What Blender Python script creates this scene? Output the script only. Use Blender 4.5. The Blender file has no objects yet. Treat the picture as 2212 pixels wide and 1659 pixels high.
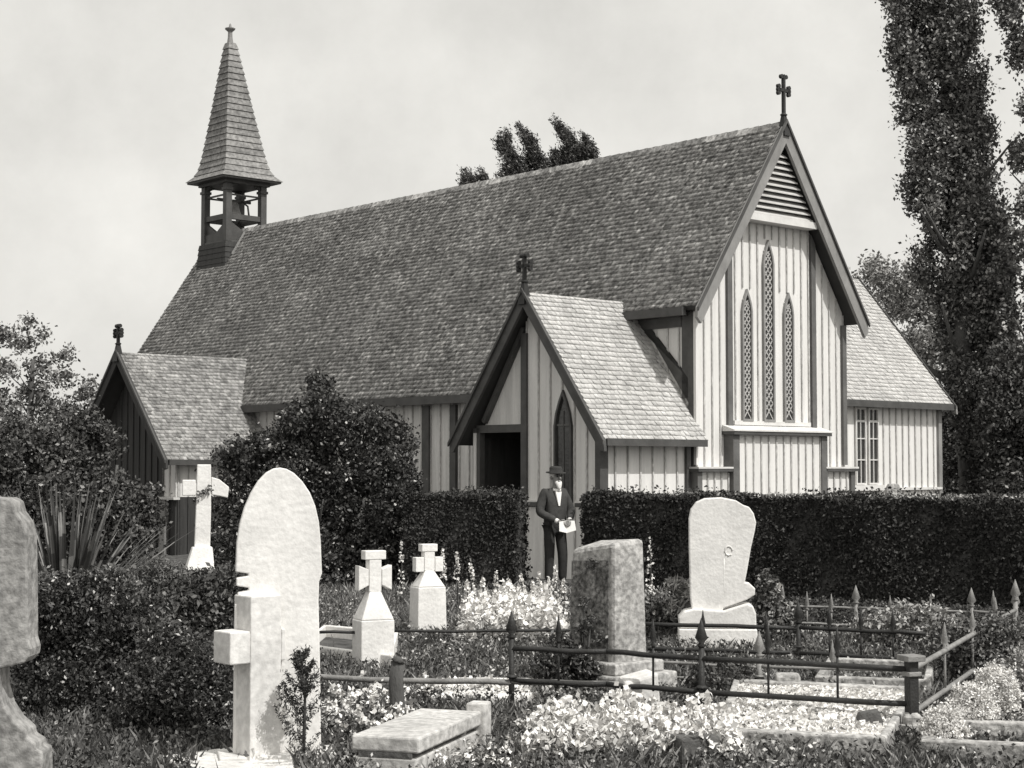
import bpy, math, random
import numpy as np
from mathutils import Vector, Matrix
R = math.radians
random.seed(7)
rng = np.random.default_rng(11)
S = bpy.context.scene
col = S.collection

# ------------------------------------------------------------------ camera
EYE, PITCH, FPX, PW, PH = 1.8, R(2.91), 3518.0, 2212.0, 1659.0
cam_d = bpy.data.cameras.new('camera')
cam = bpy.data.objects.new('camera', cam_d)
col.objects.link(cam)
cam.location = (0, 0, EYE)
cam.rotation_euler = (math.pi / 2 + PITCH, 0, 0)
cam_d.sensor_width = 36
cam_d.lens = 36 * FPX / PW
cam_d.clip_end = 2000
S.camera = cam

# ------------------------------------------------------------------ world, sun, exposure
YAW = R(41.97)                       # direction of the church
SUN_EL = R(52)
s_az = YAW - math.pi / 2 + R(5)     # the sun stands off the east gable
sun_dir = Vector((math.cos(s_az) * math.cos(SUN_EL), math.sin(s_az) * math.cos(SUN_EL), math.sin(SUN_EL)))
W = bpy.data.worlds.new('World')
S.world = W
W.use_nodes = True
nt = W.node_tree
bg = nt.nodes['Background']
sky = nt.nodes.new('ShaderNodeTexSky')
sky.sky_type = 'NISHITA'
sky.sun_disc = False
sky.sun_elevation = SUN_EL
sky.sun_rotation = math.atan2(sun_dir.x, sun_dir.y)
sky.dust_density = 4.0
bw = nt.nodes.new('ShaderNodeRGBToBW')
nt.links.new(sky.outputs[0], bw.inputs[0])
mx = nt.nodes.new('ShaderNodeMix'); mx.data_type = 'FLOAT'
mx.inputs[0].default_value = 0.62
nt.links.new(bw.outputs[0], mx.inputs[2])
mx.inputs[3].default_value = 7.6
# faint thin cloud
tc = nt.nodes.new('ShaderNodeTexCoord')
nz = nt.nodes.new('ShaderNodeTexNoise'); nz.inputs['Scale'].default_value = 7.0; nz.inputs['Detail'].default_value = 9; nz.inputs['Roughness'].default_value = .62
nt.links.new(tc.outputs['Generated'], nz.inputs['Vector'])
mr = nt.nodes.new('ShaderNodeMapRange'); mr.inputs[1].default_value = .3; mr.inputs[2].default_value = .7; mr.inputs[3].default_value = .86; mr.inputs[4].default_value = 1.10
nt.links.new(nz.outputs[0], mr.inputs[0])
mul = nt.nodes.new('ShaderNodeMath'); mul.operation = 'MULTIPLY'
nt.links.new(mx.outputs[0], mul.inputs[0]); nt.links.new(mr.outputs[0], mul.inputs[1])
tint = nt.nodes.new('ShaderNodeMix'); tint.data_type = 'RGBA'; tint.blend_type = 'MULTIPLY'; tint.inputs[0].default_value = 1
nt.links.new(mul.outputs[0], tint.inputs[6]); tint.inputs[7].default_value = (1.0, .982, .93, 1)
nt.links.new(tint.outputs[2], bg.inputs[0])
bg.inputs[1].default_value = 0.142
sun_d = bpy.data.lights.new('sun', 'SUN'); sun_d.energy = 3.5; sun_d.angle = R(.6); sun_d.color = (1, .985, .95)
sun = bpy.data.objects.new('sun', sun_d); col.objects.link(sun)
sun.rotation_euler = sun_dir.to_track_quat('Z', 'Y').to_euler()
S.view_settings.view_transform = 'Standard'
S.view_settings.look = 'None'
S.view_settings.gamma = 1
S.view_settings.exposure = 0.0
S.cycles.max_bounces = 5

# ------------------------------------------------------------------ places
FW = np.array([0, math.cos(PITCH), math.sin(PITCH)]); UP = np.array([0, -math.sin(PITCH), math.cos(PITCH)])
def P(x, y, Y):
    """the point seen at (x, y) of a 2212 x 1659 picture, Y metres away"""
    r = np.array([1., 0, 0]) * (x - PW / 2) / FPX - UP * (y - PH / 2) / FPX + FW
    p = np.array([0, 0, EYE]) + r * (Y / r[1])
    return Vector(p)
def gz(Y):
    t = min(1, max(0, (Y - 25.0) / 6.0)); t = t * t * (3 - 2 * t)
    return -.36 * t
def G(x, Y, y=1400):
    p = P(x, y, Y); return Vector((p.x, p.y, gz(Y)))

# ------------------------------------------------------------------ materials
TINT = (1.0, .982, .955)
def mat(name, v, var=.25, scale=3.0, rough=.8, bump=.3, island=None, spec=.3, fine=None, bscale=None, stretch=None):
    m = bpy.data.materials.new(name); m.use_nodes = True
    n = m.node_tree.nodes; l = m.node_tree.links
    b = n['Principled BSDF']; b.inputs['Roughness'].default_value = rough
    b.inputs['Specular IOR Level'].default_value = spec
    t = n.new('ShaderNodeTexCoord')
    vec = t.outputs['Object']
    if stretch:
        mp = n.new('ShaderNodeMapping'); mp.inputs['Scale'].default_value = stretch
        l.new(vec, mp.inputs[0]); vec = mp.outputs[0]
    a = n.new('ShaderNodeTexNoise'); a.inputs['Scale'].default_value = scale; a.inputs['Detail'].default_value = 8; a.inputs['Roughness'].default_value = .65
    l.new(vec, a.inputs['Vector'])
    r = n.new('ShaderNodeMapRange'); r.inputs[1].default_value = .28; r.inputs[2].default_value = .72
    r.inputs[3].default_value = 1 - var; r.inputs[4].default_value = 1 + var
    l.new(a.outputs[0], r.inputs[0])
    out = r.outputs[0]
    if island:
        g = n.new('ShaderNodeNewGeometry')
        q = n.new('ShaderNodeValToRGB')
        el = q.color_ramp.elements
        while len(el) < len(island): el.new(.5)
        for e, (p, c) in zip(el, island): e.position = p; e.color = (c, c, c, 1)
        l.new(g.outputs['Random Per Island'], q.inputs[0])
        k = n.new('ShaderNodeMath'); k.operation = 'MULTIPLY'
        l.new(out, k.inputs[0]); l.new(q.outputs[0], k.inputs[1]); out = k.outputs[0]
    if fine:
        f = n.new('ShaderNodeTexNoise'); f.inputs['Scale'].default_value = fine[0]; f.inputs['Detail'].default_value = 3
        l.new(vec, f.inputs['Vector'])
        r2 = n.new('ShaderNodeMapRange'); r2.inputs[1].default_value = .35; r2.inputs[2].default_value = .65
        r2.inputs[3].default_value = 1 - fine[1]; r2.inputs[4].default_value = 1 + fine[1]
        l.new(f.outputs[0], r2.inputs[0])
        k = n.new('ShaderNodeMath'); k.operation = 'MULTIPLY'
        l.new(out, k.inputs[0]); l.new(r2.outputs[0], k.inputs[1]); out = k.outputs[0]
    c = n.new('ShaderNodeMix'); c.data_type = 'RGBA'; c.blend_type = 'MULTIPLY'; c.inputs[0].default_value = 1
    l.new(out, c.inputs[6]); c.inputs[7].default_value = (v * TINT[0], v * TINT[1], v * TINT[2], 1)
    l.new(c.outputs[2], b.inputs['Base Color'])
    if bump:
        bn = n.new('ShaderNodeTexNoise'); bn.inputs['Scale'].default_value = bscale or scale * 8; bn.inputs['Detail'].default_value = 6
        l.new(vec, bn.inputs['Vector'])
        bp = n.new('ShaderNodeBump'); bp.inputs['Strength'].default_value = bump; bp.inputs['Distance'].default_value = .02
        l.new(bn.outputs[0], bp.inputs['Height']); l.new(bp.outputs[0], b.inputs['Normal'])
    return m
M = {}
M['batten'] = mat('shadow_grey_batten', .46, .3, 1.6, .7, .2, stretch=(5, 5, .8), fine=(12, .3))  # greyed so the colour carries the battens' shadow lines
M['board'] = mat('white_painted_board', .70, .13, 1.2, .6, .15, stretch=(6, 6, .5), fine=(30, .05))
M['boardgrey'] = mat('greyish_white_board', .60, .2, 1.2, .7, .2, stretch=(6, 6, .5), fine=(30, .08))  # greyer version of the white painted board
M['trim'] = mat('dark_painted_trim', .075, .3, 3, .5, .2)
M['greytrim'] = mat('grey_painted_trim', .24, .25, 2.5, .6, .3, stretch=(1, 1, .6))
M['louvre'] = mat('louvre_slat', .5, .2, 3, .7, .2)
M['tombstone'] = mat('grey_tomb_stone', .46, .3, 2.6, .85, .5, fine=(20, .2))
M['dimstone'] = mat('edge_dimmed_stone', .27, .35, 3.0, .9, .6, fine=(22, .3))  # dimming towards the frame edge is put into this stone's colour
M['pale'] = mat('pale_painted_trim', .62, .15, 2.5, .6, .2)
M['darkboard'] = mat('dark_or_shaded_board', .045, .35, 2, .7, .3, stretch=(6, 6, .5))  # dark boards; at both porches the colour carries the shade
M['shingle'] = mat('wood_shingle', .28, .3, .5, .9, .5, island=[(0, .65), (.35, .88), (.8, 1.1), (1, 1.6)], bscale=18, fine=(11, .5))
M['shinglelit'] = mat('sunlit_wood_shingle', .50, .2, 1.1, .9, .4, island=[(0, .85), (.5, 1.0), (1, 1.12)], bscale=18, fine=(14, .12))  # the roof shingle again, with sunlit brightness put into its colour
M['shinglewest'] = mat('grey_wood_shingle', .27, .35, 1.0, .9, .4, island=[(0, .7), (.5, 1.0), (1, 1.35)], bscale=18, fine=(10, .3))
M['spireshingle'] = mat('spire_shingle', .20, .25, 2.0, .85, .4, island=[(0, .85), (1, 1.15)], fine=(9, .3))
M['midtrim'] = mat('mid_dark_trim', .12, .3, 3, .6, .3)  # lighter version of the dark trim
M['leafsilver'] = mat('silver_leaf', .68, .15, 2.5, .7, 0, island=[(0, .7), (.5, 1.0), (1, 1.4)])
M['leafhazy'] = mat('haze_toned_leaf', .27, .2, 1.0, .7, 0, island=[(0, .7), (.5, 1.0), (1, 1.4)])  # distance haze is painted into this leaf colour
M['leafairy'] = mat('airy_grey_leaf', .16, .3, 1.0, .6, 0, island=[(0, .5), (.5, 1.0), (1, 1.8)])
M['underlay'] = mat('roof_underlay', .06, .2, 2, .9, 0)
M['glass'] = mat('leaded_glass', .035, .3, 2, .15, .2, spec=.6)
M['lead'] = mat('lead_lattice', .45, .2, 4, .5, .2)
M['iron'] = mat('wrought_iron', .03, .3, 8, .55, .3)
M['ironlight'] = mat('weathered_iron', .22, .4, 8, .55, .3)
M['marble'] = mat('white_marble', .74, .16, 3.0, .6, .3, fine=(45, .05), spec=.3)
M['marblegrey'] = mat('weathered_marble', .66, .22, 2.2, .75, .4, fine=(22, .12))
M['stone'] = mat('lichened_stone', .36, .4, 3.0, .9, .7, fine=(22, .35))
M['stonedark'] = mat('dark_stone', .10, .4, 4.0, .85, .6, fine=(35, .25))
M['mossy'] = mat('mossy_stone', .15, .95, 5.5, .95, .8, fine=(26, .6))
M['chips'] = mat('white_stone_chips', .78, .15, 5.0, .9, .9, fine=(45, .22), bscale=45)
M['chip'] = mat('marble_chip', .78, .2, 6, .9, 0, island=[(0, .08), (.05, .45), (.3, .9), (1, 1.05)])
M['leafdark'] = mat('dark_leaf', .085, .3, 1.2, .5, 0, island=[(0, .45), (.6, 1.0), (.9, 1.7), (1, 3.5)], spec=.15)  # brightest few leaves are sun glints put into the colour
M['leafhedge'] = mat('clipped_hedge_leaf', .07, .35, 1.5, .8, 0, island=[(0, .5), (.8, 1.0), (.985, 1.4), (1, 3.0)], spec=.08)  # rare bright leaves are painted highlights
M['leafmid'] = mat('grey_green_leaf', .12, .3, 1.0, .5, 0, island=[(0, .5), (.5, .9), (1, 2.2)])
M['leafpop'] = mat('poplar_leaf', .125, .4, .6, .45, 0, island=[(0, .5), (.6, 1.0), (.85, 1.8), (1, 4.5)], spec=.4)  # top of the ramp paints sunlit specks onto single leaves
M['leafpale'] = mat('pale_leaf', .30, .3, 1.5, .6, 0, island=[(0, .4), (.5, 1.0), (1, 1.9)])
M['leafglint'] = mat('glint_painted_leaf', .065, .3, 2.0, .45, 0, island=[(0, .5), (.86, 1.0), (.93, 2.4), (1, 9)], spec=.25)  # sun glints painted in as much brighter random leaves
M['bark'] = mat('bark', .09, .4, 5, .9, .8, stretch=(1, 1, .3))
M['stem'] = mat('dark_stem', .07, .3, 5, .8, .2)
M['leafdrape'] = mat('draped_leaf', .10, .4, 9, .6, 0, island=[(0, .4), (.7, 1.0), (1, 2.6)])
M['flower'] = mat('white_petal', .82, .1, 5, .6, 0, island=[(0, .7), (.5, .95), (1, 1.05)])
M['grass'] = mat('grass_blade', .15, .5, .7, .6, 0, island=[(0, .3), (.5, .8), (1, 2.4)])
M['soil'] = mat('grassy_soil', .075, .5, .8, .95, .8, fine=(9, .5), bscale=25)
M['cloth'] = mat('dark_wool_cloth', .035, .3, 12, .9, .4)
M['clothmid'] = mat('dark_coat_cloth', .05, .35, 12, .9, .4)
M['skin'] = mat('skin', .26, .12, 12, .6, .1)
M['hair'] = mat('white_beard_hair', .75, .1, 30, .8, .4)
M['paper'] = mat('paper_sheet', .82, .04, 10, .6, 0)

# ------------------------------------------------------------------ object helpers
def tag(o, label=None, cat=None, group=None, kind=None):
    for k, v in (('label', label), ('category', cat), ('group', group), ('kind', kind)):
        if v: o[k] = v
    return o
def empty(name, loc=(0, 0, 0), rz=0, label=None, cat=None, group=None):
    o = bpy.data.objects.new(name, None); col.objects.link(o)
    o.location = loc; o.rotation_euler = (0, 0, rz); o.empty_display_size = .2
    return tag(o, label, cat, group)
class MB:
    def __init__(s): s.v = []; s.f = []; s.sm = []
    def add(s, vs, fs, smooth=False):
        b = len(s.v); s.v += [tuple(x) for x in vs]
        for f in fs: s.f.append(tuple(b + i for i in f)); s.sm.append(smooth)
        return s
    def box(s, x0, x1, y0, y1, z0, z1):
        vs = [(x, y, z) for z in (z0, z1) for y in (y0, y1) for x in (x0, x1)]
        return s.add(vs, [(0, 2, 3, 1), (4, 5, 7, 6), (0, 1, 5, 4), (2, 6, 7, 3), (0, 4, 6, 2), (1, 3, 7, 5)])
    def hexa(s, b4, t4):
        return s.add(list(b4) + list(t4), [(3, 2, 1, 0), (4, 5, 6, 7), (0, 1, 5, 4), (1, 2, 6, 5), (2, 3, 7, 6), (3, 0, 4, 7)])
    def prism(s, poly, fn, d0, d1):
        """poly in (u, w); fn(u, w, d) gives the point"""
        n = len(poly)
        vs = [fn(u, w, d0) for u, w in poly] + [fn(u, w, d1) for u, w in poly]
        fs = [tuple(range(n))[::-1], tuple(range(n, 2 * n))] + [(i, (i + 1) % n, n + (i + 1) % n, n + i) for i in range(n)]
        return s.add(vs, fs)
    def bar(s, p, q, w, h=None, up=(0, 0, 1)):
        p, q = Vector(p), Vector(q); d = (q - p).normalized(); h = h or w
        u = Vector(up)
        if abs(d.dot(u)) > .98: u = Vector((1, 0, 0))
        a = d.cross(u).normalized() * w / 2; b = a.normalized().cross(d).normalized() * h / 2
        return s.hexa([p - a - b, p + a - b, p + a + b, p - a + b], [q - a - b, q + a - b, q + a + b, q - a + b])
    def tube(s, pts, rs, n=8, smooth=True, cap=True):
        pts = [Vector(p) for p in pts]
        if not hasattr(rs, '__len__'): rs = [rs] * len(pts)
        b = len(s.v); ref = None
        for i, p in enumerate(pts):
            d = (pts[min(i + 1, len(pts) - 1)] - pts[max(i - 1, 0)]).normalized()
            if ref is None: ref = Vector((1, 0, 0)) if abs(d.x) < .8 else Vector((0, 1, 0))
            a = d.cross(ref).normalized(); c = a.cross(d).normalized(); ref = c
            for k in range(n):
                t = 2 * math.pi * k / n
                s.v.append(tuple(p + (a * math.cos(t) + c * math.sin(t)) * rs[i]))
        for i in range(len(pts) - 1):
            for k in range(n):
                k2 = (k + 1) % n
                s.f.append((b + i * n + k, b + i * n + k2, b + (i + 1) * n + k2, b + (i + 1) * n + k)); s.sm.append(smooth)
        if cap:
            s.f.append(tuple(b + k for k in range(n))[::-1]); s.sm.append(False)
            e = b + (len(pts) - 1) * n; s.f.append(tuple(e + k for k in range(n))); s.sm.append(False)
        return s
    def lathe(s, prof, cx=0, cy=0, n=12, smooth=True):
        return s.tube([(cx, cy, z) for r, z in prof], [max(r, .0005) for r, z in prof], n, smooth)
    def build(s, name, m, parent=None, bevel=0, label=None):
        me = bpy.data.meshes.new(name); me.from_pydata(s.v, [], s.f)
        me.polygons.foreach_set('use_smooth', s.sm)
        me.materials.append(m); me.update()
        o = bpy.data.objects.new(name, me); col.objects.link(o)
        if parent: o.parent = parent
        if bevel:
            bv = o.modifiers.new('bevel', 'BEVEL'); bv.width = bevel; bv.segments = 2; bv.limit_method = 'ANGLE'; bv.angle_limit = R(35)
        if label: o['label'] = label
        return o
def npmesh(name, V, F, m, parent=None, smooth=False):
    me = bpy.data.meshes.new(name)
    nf, k = F.shape
    me.vertices.add(len(V)); me.vertices.foreach_set('co', V.astype(np.float32).ravel())
    me.loops.add(nf * k); me.loops.foreach_set('vertex_index', F.astype(np.int32).ravel())
    me.polygons.add(nf); me.polygons.foreach_set('loop_start', np.arange(0, nf * k, k, dtype=np.int32))
    me.update(calc_edges=True); me.materials.append(m)
    if smooth: me.polygons.foreach_set('use_smooth', [True] * nf)
    o = bpy.data.objects.new(name, me); col.objects.link(o)
    if parent: o.parent = parent
    return o
def unit(v): return v / np.maximum(np.linalg.norm(v, axis=1, keepdims=True), 1e-6)
def leafquads(C, size, aspect=.55, up=None, jit=1.0):
    """rhombus leaves at the points C"""
    n = len(C)
    d = rng.normal(size=(n, 3))
    if up is not None: d = d * jit + np.array(up)
    d = unit(d); s = unit(np.cross(d, rng.normal(size=(n, 3))))
    L = (size * rng.uniform(.6, 1.4, n))[:, None]
    nn = np.cross(d, s)
    V = np.stack([C - d * L / 2, C + s * L * aspect / 2 + nn * L * .08, C + d * L / 2, C - s * L * aspect / 2 + nn * L * .08], 1).reshape(-1, 3)
    return V, np.arange(4 * n).reshape(n, 4)
def blobpts(blobs, n, shell=.55):
    """points in the outer part of ellipsoids (cx,cy,cz,rx,ry,rz) with lumpy radius"""
    vol = np.array([(b[3] * b[4] * b[5]) ** .67 for b in blobs]); k = rng.multinomial(n, vol / vol.sum())
    out = []
    for b, c in zip(blobs, k):
        u = unit(rng.normal(size=(c, 3)))
        lump = 1 + .18 * np.sin(u[:, 0] * 7 + b[0] * 3) * np.sin(u[:, 1] * 6 + b[1]) + .14 * np.sin(u[:, 2] * 9 + b[2] * 2)
        r = (shell + (1 - shell) * rng.random(c) ** .6) * lump
        r = r * np.where(rng.random(c) < .06, 1 + .35 * rng.random(c), 1)
        out.append(np.array(b[:3]) + u * r[:, None] * np.array(b[3:6]))
    return np.concatenate(out)
def sprigs(C, k, spread):
    """k leaves around every point"""
    return (C[:, None, :] + rng.normal(size=(len(C), k, 3)) * spread).reshape(-1, 3)
def leaves(name, C, size, m, parent=None, aspect=.55, up=None, jit=1.0):
    V, F = leafquads(C, size, aspect, up, jit)
    return npmesh(name, V, F, m, parent)

def shingles(name, o, u, v, lu, lv, m, parent, w=.115, h=.125, clip=None, under=True):
    """courses of shingles: o = lower corner, u along the eave, v up the slope (unit vectors, local)"""
    o, u, v = np.array(o, float), np.array(u, float), np.array(v, float)
    nrm = np.cross(u, v); nrm /= np.linalg.norm(nrm)
    if nrm[2] < 0: nrm = -nrm
    rows = int(math.ceil(lv / h)); Vs = []
    for r in range(rows):
        xs = np.arange(-w * (r % 2) / 2, lu, w) ; x0 = np.clip(xs, 0, lu); x1 = np.clip(xs + w - .008, 0, lu)
        k = x1 - x0 > .02
        x0, x1 = x0[k], x1[k]; c = len(x0)
        y0 = r * h + rng.normal(size=c) * .008; y1 = np.minimum(r * h + h * 1.25, lv) * np.ones(c)
        if clip is not None:
            k = clip((x0 + x1) / 2, y0 + h / 2); x0, x1, y0, y1 = x0[k], x1[k], y0[k], y1[k]; c = len(x0)
        th = .022 + rng.random(c) * .016
        def pt(x, y, t): return o + x[:, None] * u + y[:, None] * v + t[:, None] * nrm
        z = np.zeros(c) + .002; lo = z
        Vs.append(np.stack([pt(x0, y0, lo), pt(x1, y0, lo), pt(x1, y0, th + lo), pt(x0, y0, th + lo), pt(x1, y1, z + .004), pt(x0, y1, z + .004)], 1))
    V = np.concatenate(Vs); n = len(V); b = np.arange(n)[:, None] * 6
    F = np.concatenate([b + np.array([0, 1, 2, 3]), b + np.array([3, 2, 4, 5]), b + np.array([0, 3, 5, 5])[None], b + np.array([1, 4, 2, 2])[None]])
    F = F[:2 * n]
    return npmesh(name, V.reshape(-1, 3), F, m, parent)

# ------------------------------------------------------------------ ground
ys = np.concatenate([np.linspace(-30, 5, 8), np.linspace(6, 34, 113), np.linspace(36, 140, 27), [250, 500, 900]])
xs = np.concatenate([[-700, -300, -120, -60], np.linspace(-30, 30, 121), [60, 120, 300, 700]])
GX, GY = np.meshgrid(xs, ys)
bump = .03 * np.sin(GX * 2.1 + GY) * np.sin(GY * 1.7) + .02 * np.sin(GX * 5.3) * np.sin(GY * 4.1)
GZ = np.vectorize(gz)(GY) + bump * ((GY > 6) & (GY < 60)) - .03
idx = np.arange(GX.size).reshape(GX.shape)
F = np.stack([idx[:-1, :-1], idx[:-1, 1:], idx[1:, 1:], idx[1:, :-1]], -1).reshape(-1, 4)
ground = npmesh('ground', np.stack([GX, GY, GZ], -1).reshape(-1, 3), F, M['soil'], smooth=True)
tag(ground, 'dark grassy churchyard ground', None, None, 'structure')

# ------------------------------------------------------------------ church
# local frame: x = across the nave (to the back right), y = along the nave (to the back left)
CN = Vector((5.55028, 34.64176, 0))
church = empty('church', CN, YAW, 'white timber church with steep shingled roofs, bell turret and three lancets in its gable', 'church')
B0 = -.45
def wall(name, axis, const, u0, u1, z0, top, out, m=None, bat=.30, th=.12, parent=None, holes=(), bz0=None):
    """board wall in plane x=const or y=const; top(u) height; out=+-1 outward side; battens on it"""
    mb = MB()
    fn = (lambda u, w, d: (const + d * out, u, w)) if axis == 'x' else (lambda u, w, d: (u, const + d * out, w))
    us = sorted(set([u0, u1] + [k for k in getattr(top, 'ks', []) if u0 < k < u1]))
    mb.prism([(u0, z0), (u1, z0)] + [(u, top(u)) for u in reversed(us)], fn, -th, 0)
    o = mb.build(name, m or M['board'], parent or church)
    b = MB(); n = max(1, int(round((u1 - u0) / bat)))
    for i in range(n + 1):
        u = u0 + (u1 - u0) * i / n
        zt = min(top(u - .025), top(u + .025)) - .02
        segs = [(bz0 if bz0 is not None else z0, zt)]
        for (h0, h1, hz0, hz1) in holes:
            if h0 - .03 < u < h1 + .03:
                ns = []
                for a, c in segs:
                    if hz0 > a: ns.append((a, min(c, hz0)))
                    if hz1 < c: ns.append((max(a, hz1), c))
                segs = ns
        for a, c in segs:
            if c - a > .05: b.prism([(u - .018, a), (u + .018, a), (u + .018, c), (u - .018, c)], fn, .001, .03)
    b.build('batten', M['darkboard'] if m is M['darkboard'] else M['batten'], o)
    return o
def trim(*boxes, m='trim', name='trim_or_shade_board', parent=None, bevel=0):
    for b in boxes: o = MB().box(*b).build(name, M[m], parent or church, bevel)
    return o
def flat(z):
    f = lambda u: z
    f.ks = []
    return f
def gab(cx, zr, m):
    f = lambda u: zr - m * abs(u - cx)
    f.ks = [cx]
    return f
SL = 1.462; ZR = 9.10
# --- chancel and nave walls
wall('east_wall', 'y', 0, -2.455, 2.455, B0, gab(0, ZR - .28, SL), -1, holes=[(-1.52, 1.44, 2.42, 2.72), (-1.12, -.62, 2.7, 5.55), (-.42, .12, 2.7, 6.65), (.24, .76, 2.7, 5.55), (-.9, 1.5, 6.98, 9)], bat=.245)
wall('chancel_side_wall', 'x', -2.455, 0.12, 2.0, B0, flat(5.2), -1, bat=.3)
wall('chancel_side_wall', 'x', 2.455, 0.12, 3.0, B0, flat(5.2), 1)
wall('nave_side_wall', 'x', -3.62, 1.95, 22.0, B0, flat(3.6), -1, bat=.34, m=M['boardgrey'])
wall('nave_side_wall', 'x', 3.62, 1.9, 22.0, B0, flat(3.6), 1)
def f_(u): return ZR - .28 - SL * abs(u)
f_.ks = [0]
wall('nave_end_wall', 'y', 22.0, -3.62, 3.62, B0, f_, 1)
wall('nave_end_wall', 'y', 1.9, -3.5, -2.46, B0, f_, -1)
wall('nave_end_wall', 'y', 1.9, 2.46, 3.5, B0, f_, -1)
# --- roof slopes
Sv = 1 / math.hypot(1, SL)
def slope_pair(y0, y1, half, zr, m, cx=0, name='roof', mm='shingle', halves=(-1, 1), th=.12):
    for sgn in halves:
        ln = half / (1 / math.hypot(1, m))
        v = Vector((-sgn, 0, m)).normalized()
        lo = Vector((cx + sgn * half, y0, zr - m * half))
        nrm = Vector((sgn * m, 0, 1)).normalized()
        mb = MB()
        a = lo; b = lo + Vector((0, y1 - y0, 0)); c = Vector((cx, y1, zr)); d = Vector((cx, y0, zr))
        k = nrm * -th
        mb.hexa([a + k, b + k, c + Vector((0, 0, -th * 1.5)), d + Vector((0, 0, -th * 1.5))], [a, b, c, d])
        ro = mb.build(name, M['underlay'], church)
        shingles('shingle_course', lo, (0, 1, 0), v, y1 - y0, ln, M[mm], ro)
slope_pair(-.33, 1.75, 2.78, ZR, SL, name='chancel_roof')
slope_pair(1.75, 22.45, 3.90, ZR, SL, name='nave_roof')
ln = MB()                                               # ridge capping
for i in range(76):
    y = -.3 + i * .3
    ln.hexa([(-.11, y, ZR - .13), (.11, y, ZR - .13), (.11, y + .29, ZR - .13), (-.11, y + .29, ZR - .13)], [(-.02, y, ZR + .06), (.02, y, ZR + .06), (.02, y + .29, ZR + .045), (-.02, y + .29, ZR + .045)])
ln.build('ridge_cap', M['shingle'], church)
# eave boards under the long eaves
MB().box(-3.98, -3.86, 1.78, 22.4, 3.22, 3.40).build('fascia', M['trim'], church)
MB().box(-3.86, -3.62, 1.78, 22.4, 3.24, 3.30).build('soffit', M['trim'], church)
MB().box(-2.86, -2.74, .0, 1.74, 4.86, 5.03).build('fascia', M['trim'], church)
MB().box(-2.74, -2.46, .13, 1.74, 4.88, 4.94).build('soffit', M['trim'], church)
trim((-3.70, -3.621, 7.05, 7.30, B0, 3.2), (-3.70, -3.621, 6.1, 6.3, B0, 3.2), (-3.70, -3.621, 10.9, 11.1, B0, 3.2), name='trim_or_shade_board')
# verge of the nave roof where it drops below the chancel eave
MB().bar((-2.8, 1.70, ZR - SL * 2.8 - .12), (-3.93, 1.70, ZR - SL * 3.93 - .12), .08, .26, (0, 1, 0)).build('verge_board', M['trim'], church)

def rakes(y, cx, half, zr, m, wd, th, m1, tail=True, name='bargeboard', axis='y', parent=None, lift=.04):
    """pair of bargeboards at y; outer edge follows the roof"""
    for s in (-1, 1):
        mb = MB()
        e = half
        dz = wd * math.hypot(1, m)
        poly = [(cx, zr + lift), (cx + s * e, zr - m * e + lift), (cx + s * (e + .02), zr - m * e - .16), (cx + s * (e - .10), zr - m * (e - .10) - dz), (cx, zr - dz)]
        if s == 1: poly = poly[::-1]
        fn = (lambda u, w, d: (u, y + d, w)) if axis == 'y' else (lambda u, w, d: (y + d, u, w))
        mb.prism(poly, fn, 0, th)
        o = mb.build(name, M[m1], parent or church)
        ed = MB()
        poly = [(cx, zr + lift + .05), (cx + s * (e + .03), zr - m * (e + .03) + lift + .05), (cx + s * (e + .03), zr - m * (e + .03) + lift - .03), (cx, zr + lift - .03)]
        if s == 1: poly = poly[::-1]
        ed.prism(poly, fn, -.045, -.003)
        ed.build('edge_moulding', M['trim'], o)
rakes(-.42, 0, 2.84, ZR, SL, .24, .07, 'greytrim')
# gable louvre
lv = MB(); z = 7.1; bz = 7.02
x_at = lambda z: max(.02, (ZR - .45 - z) / SL)
n = 0
while z < 8.5:
    h = x_at(z)
    lv.hexa([(-h, -.30, z), (h, -.30, z), (h, -.12, z + .13), (-h, -.12, z + .13)], [(-h, -.30, z + .025), (h, -.30, z + .025), (h, -.12, z + .155), (-h, -.12, z + .155)])
    z += .128
lo = lv.build('gable_louvre', M['louvre'], church)
h = x_at(7.0)
MB().box(-h - .02, h + .02, -.34, -.02, 6.95, 7.09).build('louvre_sill', M['pale'], lo)
MB().prism([(-h, 7.0), (h, 7.0), (0, ZR - .4)], lambda u, w, d: (u, -.10 + d, w), 0, .03).build('louvre_backing', M['trim'], lo)
# timber trims on the east gable
g = gab(0, ZR - .34, SL)
for x, w in ((-1.44, .15), (1.36, .15)):
    zt = g(abs(x) + w / 2)
    mb = MB(); mb.prism([(x - w / 2, 2.62), (x + w / 2, 2.62), (x + w / 2, g(x + w / 2)), (x - w / 2, g(x - w / 2))], lambda u, w_, d: (u, -.036 + d, w_), -.03, .036)
    mb.build('trim_or_shade_board', M['midtrim'], church)
trim((-2.52, -2.40, -.07, -.001, 1.84, 4.95), m='board', name='corner_board'); trim((2.38, 2.52, -.07, -.001, 1.84, 4.95), m='midtrim', name='corner_board')
trim((-2.525, -2.457, -.001, .14, B0, 4.95), name='corner_board')
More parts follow.
